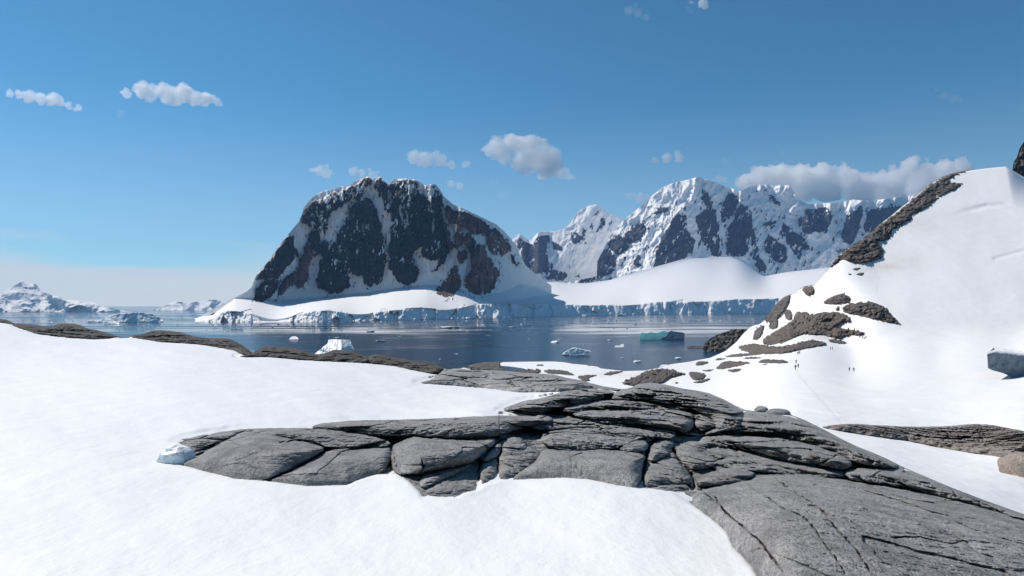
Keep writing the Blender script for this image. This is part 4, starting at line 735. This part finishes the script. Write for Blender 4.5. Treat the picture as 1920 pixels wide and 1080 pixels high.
# ---------------------------------------------------------------- loose boulders
def boulder(name, px, py, wpx, hpx, dpt, Y, m, label, seed, flat=.3, brown=0.0, cat='rock', rough=.28):
    bm = bmesh.new(); bmesh.ops.create_icosphere(bm, subdivisions=4, radius=1.0); co = np.array([v.co[:] for v in bm.verts])
    n = fbm(co[:, 0]*1.3+seed, co[:, 1]*1.3, co[:, 2]*1.3, 4, .55); f, c = cells(co[:, 0]*1.4+seed, co[:, 1]*1.4, co[:, 2]*1.6, seed); co = co*(1+rough*n+.12*(c-.5))[:, None]
    co[:, 2] = np.where(co[:, 2] < -flat, -flat+(co[:, 2]+flat)*.2, co[:, 2]); s_ = Y/F
    co = (co-[0, 0, co[:, 2].min()]); co = co/[np.ptp(co[:, 0]), np.ptp(co[:, 1]), np.ptp(co[:, 2])]*[wpx*s_, dpt, hpx*s_]
    for v, p in zip(bm.verts, co): v.co = p
    for fc in bm.faces: fc.smooth = True
    me = bpy.data.meshes.new(name); bm.to_mesh(me); bm.free()
    for k, x in (('crack', 0.0), ('brown', brown)):
        a = me.attributes.new(k, 'FLOAT', 'POINT'); a.data.foreach_set('value', np.full(len(me.vertices), x, np.float32))
    o = link(name, me, m); o.location = ((px-HX)/F*Y, Y, HC-(py-HY)/F*Y); return tag(o, label, cat)
boulder('rock', 304, 666, 34, 5.5, .7, float(base1(np.array([304.]), np.array([665.]))[0]), M['rock'], 'small flat dark stone lying in the near snow at left', 5, .2)
boulder('boulder', 1428, 773, 25, 12, .42, 21.5, M['rock'], 'small round boulder perched on the crest of the foreground outcrop', 3)
boulder('boulder', 1459, 780, 46, 14, .5, 20.5, M['rock'], 'flat boulder with a pointed end on the outcrop crest beside the round one', 11, .25)
M['tan'] = rock_mat('tan_rock', (0.34, 0.28, 0.235), (0.56, 0.47, 0.40), (0.48, 0.38, 0.32))
boulder('boulder', 1926, 899, 88, 50, 1.3, 17.8, M['tan'], 'pale pinkish boulder cut by the right edge of the picture', 23, .35, .0)
boulder('ice_lump', 333, 870, 66, 36, .4, 8.35, M['ice'], 'rounded lump of bluish ice at the left tip of the foreground outcrop', 31, .3, cat='ice')

# ---------------------------------------------------------------- shore rock standing in the water off the headland
front_block('rock_outcrop', V(VH, (262,600),(266,575),(282,540),(360,490),(420,470),(480,450),(560,448),(640,470),(560,560),(480,600),(420,605),(335,640)), lambda x, y: 600 + (665-y)*.7, 26, M['rock_far'], 'dark rock point of the headland running down into the water', 'rock', noise=9, nf=6, nrow=40, attrs={'crack': 0, 'brown': .1})
front_block('rock', V(VH, (138,588),(160,575),(205,570),(270,576),(290,590),(240,602),(170,602)), lambda x, y: 645 + (657-y)*1.2, 14, M['rock_far'], 'flat black skerry at the tip of the headland', 'rock', noise=3, nf=6, nrow=16, attrs={'crack': 0, 'brown': 0})

# ---------------------------------------------------------------- icebergs
def fy(row, k=.6): return lambda x, y: seaY(row) + (row-y)*k
berg = bpy.data.objects.new('iceberg', None); C.objects.link(berg); tag(berg, 'blocky turquoise iceberg with a grey right half, afloat in the bay', 'iceberg')
front_block('turquoise_block', [(1200, 637.5), (1199, 630), (1203, 623.5), (1211, 625), (1221, 623), (1232, 624.5), (1245, 620.5), (1254, 623), (1250, 628), (1241, 632), (1237, 637.5)], fy(637, .05), 26, M['ice_turq'], parent=berg, noise=1.3, nf=7, dx=.8, nrow=18)
front_block('grey_block', [(1238, 637), (1242, 633), (1250, 629), (1254, 622), (1258, 619), (1262, 621), (1270, 622), (1280, 623.5), (1284, 625), (1283, 636.5)], fy(637, .05), 24, M['ice_grey'], parent=berg, noise=1.3, nf=7, dx=.8, nrow=18)
front_block('iceberg', [(586, 668), (592, 662), (600, 657), (606, 650), (614, 644), (616, 636.5), (628, 636), (645, 636.8), (657, 637), (660, 647), (664, 654), (668, 668)], lambda x, y: seaY(669) + (669-y)*.5 - (x-590)*.22 + np.clip(x-640, 0, None)*.9 + np.clip(652-y, 0, None)*.5, 22, M['ice'], 'white flat-topped pyramid iceberg behind the ribbed crest rock', 'iceberg', noise=3.0, nf=9, dx=.8, nrow=34)
front_block('iceberg', [(1054, 664), (1060, 660), (1066, 657), (1072, 653), (1077, 651.5), (1090, 655), (1104, 658.5), (1108, 660), (1102, 663), (1096, 665), (1086, 666.5), (1070, 667)], fy(667, .25), 16, M['ice'], 'low tilted iceberg like a tent in the dark water', 'iceberg', noise=1.0, nf=6, dx=.8, nrow=16)
front_block('snow_islet', [(168, 603.5), (184, 602), (190, 597), (205, 591.5), (222, 588.5), (250, 586), (268, 586), (285, 589), (300, 596), (308, 602), (300, 605.5), (280, 605), (240, 604.5), (200, 605)], lambda x, y: seaY(605) + (605-y)*.9 + np.abs(x-230)*.35, 120, M['ice'], 'long low snow-covered islet in the water left of the mountain', 'iceberg', noise=7, nf=24, dx=1.0, nrow=26)
front_block('iceberg', [(160, 604.5), (166, 601), (178, 600), (186, 602), (184, 605)], fy(605, 1), 18, M['ice'], 'small white iceberg at the left end of the snow islet', 'iceberg', noise=2, nf=6, dx=.8, nrow=12)
front_block('iceberg', [(192, 608), (196, 604), (210, 602.5), (224, 604), (224, 608)], fy(608, 1), 18, M['ice'], 'small white iceberg in front of the snow islet', 'iceberg', noise=2, nf=6, dx=.8, nrow=12)
front_block('iceberg', [(542, 637), (545, 632), (552, 630), (558, 632), (560, 636.5)], fy(637, 1), 8, M['ice'], 'small rounded white iceberg left of the pyramid iceberg', 'iceberg', noise=1, nf=6, dx=.6, nrow=12)
front_block('iceberg', [(1152, 651), (1154, 648), (1162, 648.5), (1166, 645), (1170, 646), (1170, 651)], fy(651, 1), 8, M['ice'], 'small white iceberg with a raised right end, right of the tent iceberg', 'iceberg', noise=.8, nf=5, dx=.6, nrow=12)
front_block('iceberg', [(1236, 688), (1240, 684.5), (1250, 684), (1256, 686), (1252, 688.5)], fy(688.5, 1), 5, M['ice'], 'small bluish ice block stranded at the shore above the ribbed knoll', 'iceberg', noise=.5, nf=5, dx=.6, nrow=10)

# ---------------------------------------------------------------- ice floes
def floe_mesh(i):
    r = np.random.default_rng(100+i); bm = bmesh.new()
    for k in range(22):
        a = r.uniform(0, 2*math.pi); q = r.uniform(.55, 1); z = r.choice([-.25, .35, .6, r.uniform(.3, 1)])
        bm.verts.new((q*math.cos(a)*.5, q*math.sin(a)*.5, z))
    res = bmesh.ops.convex_hull(bm, input=bm.verts[:]); bmesh.ops.delete(bm, geom=[g for g in res['geom_unused'] if isinstance(g, bmesh.types.BMVert)], context='VERTS')
    me = bpy.data.meshes.new('ice_floe'); bm.to_mesh(me); bm.free(); me.materials.append(M['ice']); return me
FM = [floe_mesh(i) for i in range(12)]
def floe(px, py, wpx, hpx, i, label, group=None):
    Y = seaY(py); o = bpy.data.objects.new('ice_floe', FM[i % 12]); C.objects.link(o); s_ = Y/F
    o.location = ((px-HX)*s_, Y, 0); o.scale = (wpx*s_, max(wpx*s_*.8, 1.5), hpx*s_*.8); o.rotation_euler[2] = random.uniform(-.4, .4); return tag(o, label, 'ice floe', group)
NAMED = [(695, 622, 18, 4, 'flat white floe in the streaks right of the mountain foot'), (842, 615, 46, 5, 'long flat white floe before the middle of the ice cliff'), (713, 639.5, 19, 3, 'thin white floe in dark water right of the pyramid iceberg'), (855, 665, 9, 4, 'lone white floe in the dark water above the near rocks'), (825, 674, 6, 2.5, 'lone tiny floe lowest in the dark water at left of the rock dome'),
 (917, 631, 15, 5, 'white floe on the edge of the dark band left of the turquoise iceberg'), (1040, 642.5, 17, 5, 'white floe above the tent iceberg'), (1062, 631.5, 15, 2, 'thin floe at the top of the dark band'), (1143, 638, 12, 2.5, 'thin floe left of the turquoise iceberg'), (1195, 679, 18, 4, 'slanting white floe nearest the shore'), (1272, 673, 16, 4, 'bluish floe beside the headland shore'),
 (1167, 672, 8, 2.5, 'small floe left of the floes nearest the shore'), (960, 613.5, 16, 2.5, 'dark-edged thin floe before the glacier'), (633, 634, 16, 3, 'floe just above the pyramid iceberg'), (1165, 592.5, 22, 4, 'low white floe at the foot of the ice cliff')]
for i, (a, b, c, d, lb) in enumerate(NAMED): floe(a, b, c, d, i, lb)
r = np.random.default_rng(5); cnt = 0
while cnt < 150:
    px = r.uniform(40, 1420); py = 596 + abs(r.normal(0, 1))*15 if px > 520 else 590 + abs(r.normal(0, 1))*22
    if py > 660 or py < WL(px)+1.5 if px > 340 else py > 648: continue
    if py < 589.5 or (px < 320 and 584 < py < 607 and 155 < px): continue
    if px > 1180 and py > 612: continue
    w_ = r.uniform(2.5, 8)*(1.0 if py > 600 else .8)
    zone = 'at the left, around and below the snow islet' if px < 340 else 'in front of the left foot of the dark mountain' if px < 620 else 'in front of the right half of the dark mountain' if px < 860 else 'before the middle of the glacier ice cliff' if px < 1120 else 'before the ice cliff beyond the turquoise iceberg'
    floe(px, py, w_, r.uniform(.8, 2.0), cnt, 'small scrap of white drift ice '+zone, 'drift ice '+zone); cnt += 1
def brash():
    vs, fs = [], []
    for k in range(2600):
        band = r.choice(5, p=[.3, .25, .2, .15, .1]); c = [(620, 601), (800, 612), (330, 606), (420, 622), (1150, 603)][band]
        px = c[0] + r.normal(0, [190, 230, 120, 130, 200][band]); py = c[1] + r.normal(0, [4, 5, 9, 9, 6][band])
        if py < 588.5 or py > 650 or (px > 340 and py < WL(px)+1): continue
        Y = seaY(py); s_ = Y/F; w_ = r.uniform(.5, 1.8)*s_; n = len(vs); x = (px-HX)*s_; h = r.uniform(.15, .5)*s_
        for a in range(5):
            t = a*1.2566+r.uniform(-.3, .3); q = w_*.5*r.uniform(.7, 1.2); vs.append((x+q*math.cos(t), Y+q*math.sin(t)*1.5, -.1))
        vs.append((x+w_*.1*r.normal(), Y, h)); fs += [(n+a, n+(a+1) % 5, n+5) for a in range(5)]
    return mesh_np('brash_ice', np.array(vs), np.array(fs), smooth=False)
tag(link('brash_ice', brash(), M['ice']), 'fine brash ice drifting in streaks on the bay', None, None, 'stuff')

# ---------------------------------------------------------------- walkers
def plain(name, col, rough=.8):
    m, t, b = mat(name); s = NB(t); s.l(s.mix(s.mapr(s.noise(9, 4), .3, .7, 0, .5), col, tuple(x*.7 for x in col)), b.inputs['Base Color']); b.inputs['Roughness'].default_value = rough; return m
CL = {'skin': plain('skin', (.55, .34, .26)), 'dark': plain('dark_cloth', (.02, .022, .03)), 'navy': plain('navy_cloth', (.025, .035, .06)), 'red': plain('red_cloth', (.42, .05, .035)), 'brown': plain('brown_cloth', (.14, .07, .05)), 'grey': plain('grey_cloth', (.10, .11, .12))}
def skinned(name, verts, edges, radii, root, m, parent, sub=1):
    me = bpy.data.meshes.new(name); me.from_pydata(verts, edges, []); o = link(name, me, m, parent)
    sm = o.modifiers.new('skin', 'SKIN'); sm.use_smooth_shade = True
    for i, rr in enumerate(radii): me.skin_vertices[0].data[i].radius = (rr, rr)
    me.skin_vertices[0].data[root].use_root = True
    o.modifiers.new('sub', 'SUBSURF').levels = sub; o.modifiers['sub'].render_levels = sub
    return o
def bake(o):
    dg = bpy.context.evaluated_depsgraph_get(); me = bpy.data.meshes.new_from_object(o.evaluated_get(dg)); o.modifiers.clear(); old = o.data; o.data = me; me.name = old.name; bpy.data.meshes.remove(old); return o
def person(stride, swing, jacket, trousers):
    root = bpy.data.objects.new('person', None); C.objects.link(root)
    J = {'pel': (0, 0, .95), 'ches': (0, .02, 1.28), 'neck': (0, .03, 1.46), 'head': (0, .05, 1.60), 'crown': (0, .05, 1.72)}
    for s_, n in ((-1, 'l'), (1, 'r')):
        f = stride*s_; a = -swing*s_
        J.update({n+'hip': (.10*s_, 0, .90), n+'knee': (.11*s_, .5*f+.03, .50), n+'ank': (.11*s_, f-.02, .09), n+'toe': (.12*s_, f+.15, .04),
                  n+'sho': (.19*s_, .02, 1.41), n+'elb': (.26*s_, .4*a-.03, 1.13), n+'wri': (.25*s_, a+.08, .90), n+'han': (.25*s_, a+.12, .80), n+'thu': (.215*s_, a+.15, .85)})
    rad = dict(pel=.14, ches=.15, neck=.06, head=.095, crown=.075, hip=.09, knee=.06, ank=.045, toe=.04, sho=.065, elb=.048, wri=.036, han=.03, thu=.015)
    def part(nm, keys, edges, m, grow=0.0, sub=1):
        ix = {k: i for i, k in enumerate(keys)}; rr = [rad[k if k in rad else k[1:]]+grow for k in keys]
        return bake(skinned(nm, [J[k] for k in keys], [(ix[a], ix[b]) for a, b in edges], rr, 0, m, root, sub))
    E = [('pel', 'ches'), ('ches', 'neck'), ('neck', 'head'), ('head', 'crown')]
    for n in 'lr': E += [('pel', n+'hip'), (n+'hip', n+'knee'), (n+'knee', n+'ank'), (n+'ank', n+'toe'), ('ches', n+'sho'), (n+'sho', n+'elb'), (n+'elb', n+'wri'), (n+'wri', n+'han'), (n+'wri', n+'thu')]
    keys = list(dict.fromkeys(sum(map(list, E), []))); part('body', keys, E, CL['skin'])
    ET = [('pel', n+'hip') for n in 'lr'] + [(n+'hip', n+'knee') for n in 'lr'] + [(n+'knee', n+'ank') for n in 'lr']; part('trousers', list(dict.fromkeys(sum(map(list, ET), []))), ET, CL[trousers], .022)
    EJ = [('pel', 'ches'), ('ches', 'neck')] + [('ches', n+'sho') for n in 'lr'] + [(n+'sho', n+'elb') for n in 'lr'] + [(n+'elb', n+'wri') for n in 'lr']; part('jacket', list(dict.fromkeys(sum(map(list, EJ), []))), EJ, CL[jacket], .03)
    EB = [('lank', 'ltoe')]; part('boot', ['lank', 'ltoe'], EB, CL['dark'], .018); part('boot', ['rank', 'rtoe'], [('rank', 'rtoe')], CL['dark'], .018)
    part('hat', ['crown', 'head'], [('crown', 'head')], CL[trousers], .014).scale = (1, 1, 1)
    return root
kinds = {}
def place(px, py, kind, rz, label, group, hgt=1.0):
    Y = float(base2(np.array([px]), np.array([py]))[0])
    if kind not in kinds: o = kinds[kind] = person(*kind)
    else:
        o = kinds[kind].copy(); C.objects.link(o)
        for ch in kinds[kind].children: c = ch.copy(); C.objects.link(c); c.parent = o
    s_ = Y/F; o.location = ((px-HX)*s_, Y, HC-(py-HY)*s_); o.rotation_euler[2] = rz; o.scale = (hgt,)*3; tag(o, label, 'person', group)
DK, DN, RD, RB_, GR = (.22, .18, 'dark', 'dark'), (.05, .04, 'navy', 'dark'), (.16, .12, 'red', 'dark'), (.06, .05, 'brown', 'dark'), (.05, .05, 'grey', 'dark')
PPL = [(1491.7, 693, DK, .4, 'person in dark clothes leading the trio down the snow path', 'walkers on the snow path', 1.12), (1496.7, 690, DN, .2, 'person in dark clothes on the right of the trio on the path', 'walkers on the snow path', 1.0), (1492.8, 681.5, DN, 0, 'person in dark clothes last of the trio on the path', 'walkers on the snow path', 1.0),
 (1496.3, 666, DK, .3, 'person in dark clothes nearer of the pair above the trio', 'walkers on the snow path', 1.1), (1499.3, 664, GR, .1, 'person in grey farther of the pair above the trio', 'walkers on the snow path', 1.0), (1557, 656, GR, 1.2, 'person on the left of the pair below the long rock band', 'walkers below the rocks', 1.1), (1561, 656, DN, 1.0, 'person on the right of the pair below the long rock band', 'walkers below the rocks', 1.1),
 (1592.6, 696, DN, .3, 'person on the left of the pair alone in the open snow', 'pair in the open snow', 1.0), (1601, 697, DK, .4, 'person on the right of the pair alone in the open snow', 'pair in the open snow', 1.05), (1611.7, 633.5, RD, .2, 'person in red at the left of the group by the rock tip', 'group by the rock tip', 1.0),
 (1617.7, 636, RD, .1, 'person in red in the middle of the group by the rock tip', 'group by the rock tip', 1.15), (1621.5, 637, RB_, .4, 'person in brown nearest in the group by the rock tip', 'group by the rock tip', 1.05), (1623.6, 634, RB_, .2, 'person in brown farthest right in the group by the rock tip', 'group by the rock tip', 1.0)]
for p in PPL: place(*p)

# ---------------------------------------------------------------- clouds: scattering volumes beyond the haze
def cloud_mat(name, d, g=.55):
    m = bpy.data.materials.new(name); m.use_nodes = True; t = m.node_tree; t.nodes.clear(); o = t.nodes.new('ShaderNodeOutputMaterial')
    v = t.nodes.new('ShaderNodeVolumeScatter'); v.inputs['Density'].default_value = d; v.inputs['Anisotropy'].default_value = g; v.inputs['Color'].default_value = (1, 1, 1, 1)
    t.links.new(v.outputs[0], o.inputs['Volume'])
    try: m.cycles.homogeneous_volume = True
    except Exception: pass
    return m
M['cloud'] = cloud_mat('cloud_vapour', .010, .55); M['wisp'] = cloud_mat('thin_vapour', .0014, .3)
def cloud(lumps, label, Yc=17500, m='cloud', seed=0, flat=None, dep=1.0, thin=1.0):
    s_ = Yc/F; rr = np.random.default_rng(seed)
    mb = bpy.data.metaballs.new('cl%d' % seed); mb.resolution = 38*s_/14; mb.render_resolution = mb.resolution; mb.threshold = .14
    cx = np.mean([l[0] for l in lumps]); cyy = np.mean([l[1] for l in lumps])
    fl_ = [(a+rr.normal()*c*.8, b+rr.normal()*c*.32-c*.12, c*rr.uniform(.3, .6)) for a, b, c in lumps for _ in range(4)]
    for px, py, rad in list(lumps)+fl_:
        for k in range(2 if rad > 8 else 1):
            e = mb.elements.new(type='BALL'); e.radius = rad*s_*(1.42 if k == 0 else .9)
            e.co = ((px-cx+(rr.normal()*rad*.45 if k else 0))*s_, rr.normal()*rad*s_*.4*dep, -(py-cyy+(rr.normal()*rad*.3-rad*.2 if k else 0))*s_)
    mo = bpy.data.objects.new('cl%d' % seed, mb); C.objects.link(mo); dg = bpy.context.evaluated_depsgraph_get()
    me = bpy.data.meshes.new_from_object(mo.evaluated_get(dg)); bpy.data.objects.remove(mo); bpy.data.metaballs.remove(mb)
    bm = bmesh.new(); bm.from_mesh(me); bmesh.ops.subdivide_edges(bm, edges=bm.edges[:], cuts=1, use_grid_fill=True); bm.normal_update()
    co = np.array([v.co[:] for v in bm.verts]); no = np.array([v.normal[:] for v in bm.verts]); R0 = max(l[2] for l in lumps)*s_
    q = co/(R0*.9); d = fbm(q[:, 0]+seed, q[:, 1], q[:, 2]*1.3, 5, .58)*R0*.75*thin - np.abs(fbm(q[:, 0]*2.6, q[:, 1]*2.6+seed, q[:, 2]*2.6, 4, .6))*R0*.30
    co = co + no*d[:, None]
    if flat is not None: zf_ = -(flat-cyy)*s_; co[:, 2] = np.where(co[:, 2] < zf_, zf_+(co[:, 2]-zf_)*.25, co[:, 2])
    for v, p in zip(bm.verts, co): v.co = p
    bm.to_mesh(me); bm.free(); me.name = 'cloud'; me.materials.clear()
    o = link('cloud', me, M[m]); o.scale = (1, .6 if len(lumps) > 15 else .32, 1); o.location = ((cx-HX)*s_, Yc, HC-(cyy-HY)*s_); return tag(o, label, 'cloud', 'fair-weather clouds')
CLD = [([(20,176,7),(38,178,8),(56,181,11),(75,184,11),(98,186,12),(112,191,9),(128,197,7),(146,202,7)], 'ragged slanting cloud at the far left', None, 'cloud'), ([(266,168,15),(282,178,13),(305,168,13),(316,176,17),(340,176,17),(332,190,11),(362,184,14),(386,186,14),(408,190,9)], 'long puffy white cloud high at left', 199, 'cloud'),
 ([(598,321,9),(612,326,9),(586,319,5)], 'small cloud left of the dark summit', None, 'cloud'), ([(662,321,8),(678,325,8),(698,329,8)], 'small cloud touching the dark summit', None, 'cloud'), ([(775,294,12),(796,299,14),(818,290,8),(826,302,12),(846,308,8)], 'two-lobed cloud right above the dark summit', None, 'cloud'), ([(872,309,7),(878,306,5)], 'puff between the two-lobed cloud and the big cloud', None, 'cloud'),
 ([(934,280,19),(962,272,20),(990,276,24),(1012,294,28),(1032,310,25),(985,310,22),(1052,325,13),(945,298,14),(1068,332,6)], 'big white cumulus cloud over the saddle', 336, 'cloud'), ([(846,345,7),(862,349,7)], 'small puff under the two-lobed cloud', None, 'cloud'), ([(1228,300,7),(1250,297,10),(1270,288,7),(1274,298,9)], 'peaked little cloud above the massif', 305, 'cloud'), ([(1180,367,7),(1200,370,9),(1212,368,6)], 'puff on the left ridge of the massif', None, 'cloud'), ([(1348,335,7),(1358,337,6)], 'puff right of the massif summit', None, 'cloud'),
 ([(1402,342,16),(1430,332,20),(1468,334,23),(1510,330,24),(1545,327,22),(1580,331,20),(1602,336,20),(1640,346,20),(1680,336,20),(1706,318,17),(1718,302,10),(1740,328,20),(1770,320,18),(1798,314,16),(1818,316,9),(1450,356,22),(1500,358,24),(1550,360,26),(1610,362,26),(1670,360,26),(1730,352,26),(1780,345,24)], 'long bank of white cloud behind the right range', 376, 'cloud'),
 ([(1178,20,9),(1196,26,8),(1212,33,7)], 'thin wisp at the top of the sky', None, 'wisp'), ([(1318,6,9),(1322,12,6)], 'small bright puff at the top edge of the sky', None, 'cloud'), ([(1296,22,5),(1290,14,4)], 'faint shred left of the puff at the top edge', None, 'wisp'), ([(1758,168,5),(1770,180,7),(1788,186,7),(1802,188,5)], 'thin wisp high at right', None, 'wisp'), ([(228,212,6),(222,216,5)], 'faint shred below the long puffy cloud', None, 'wisp'),
 ([(940,365,7),(950,363,5)], 'faint small puff below the big cumulus', None, 'wisp'), ([(922,342,5),(930,341,5)], 'faint tiny puff left under the big cumulus', None, 'wisp'), ([(1466,286,5)], 'faint speck of cloud above the cloud bank', None, 'wisp'), ([(1358,302,6),(1364,303,4)], 'faint speck of cloud right of the peaked little cloud', None, 'wisp')]
for i, (lu, lb, fl, mm) in enumerate(CLD): cloud(lu, lb, 17500+900*math.sin(i*2.1), mm, i+1, fl)

# ---------------------------------------------------------------- haze
bm = bmesh.new(); bmesh.ops.create_cube(bm, size=1.0); me = bpy.data.meshes.new('haze'); bm.to_mesh(me); bm.free()
hm = bpy.data.materials.new('haze_air'); hm.use_nodes = True; t = hm.node_tree; t.nodes.clear(); o_ = t.nodes.new('ShaderNodeOutputMaterial'); pv = t.nodes.new('ShaderNodeVolumePrincipled')
pv.inputs['Color'].default_value = (0.30, 0.56, 1.0, 1); pv.inputs['Density'].default_value = 2.6e-5; pv.inputs['Anisotropy'].default_value = .3; t.links.new(pv.outputs[0], o_.inputs['Volume'])
hz = link('haze', me, hm); hz.scale = (26000, 14500, 1420); hz.location = (0, 6250, 710-9.5); tag(hz, 'pale blue haze over the bay', None, None, 'stuff')
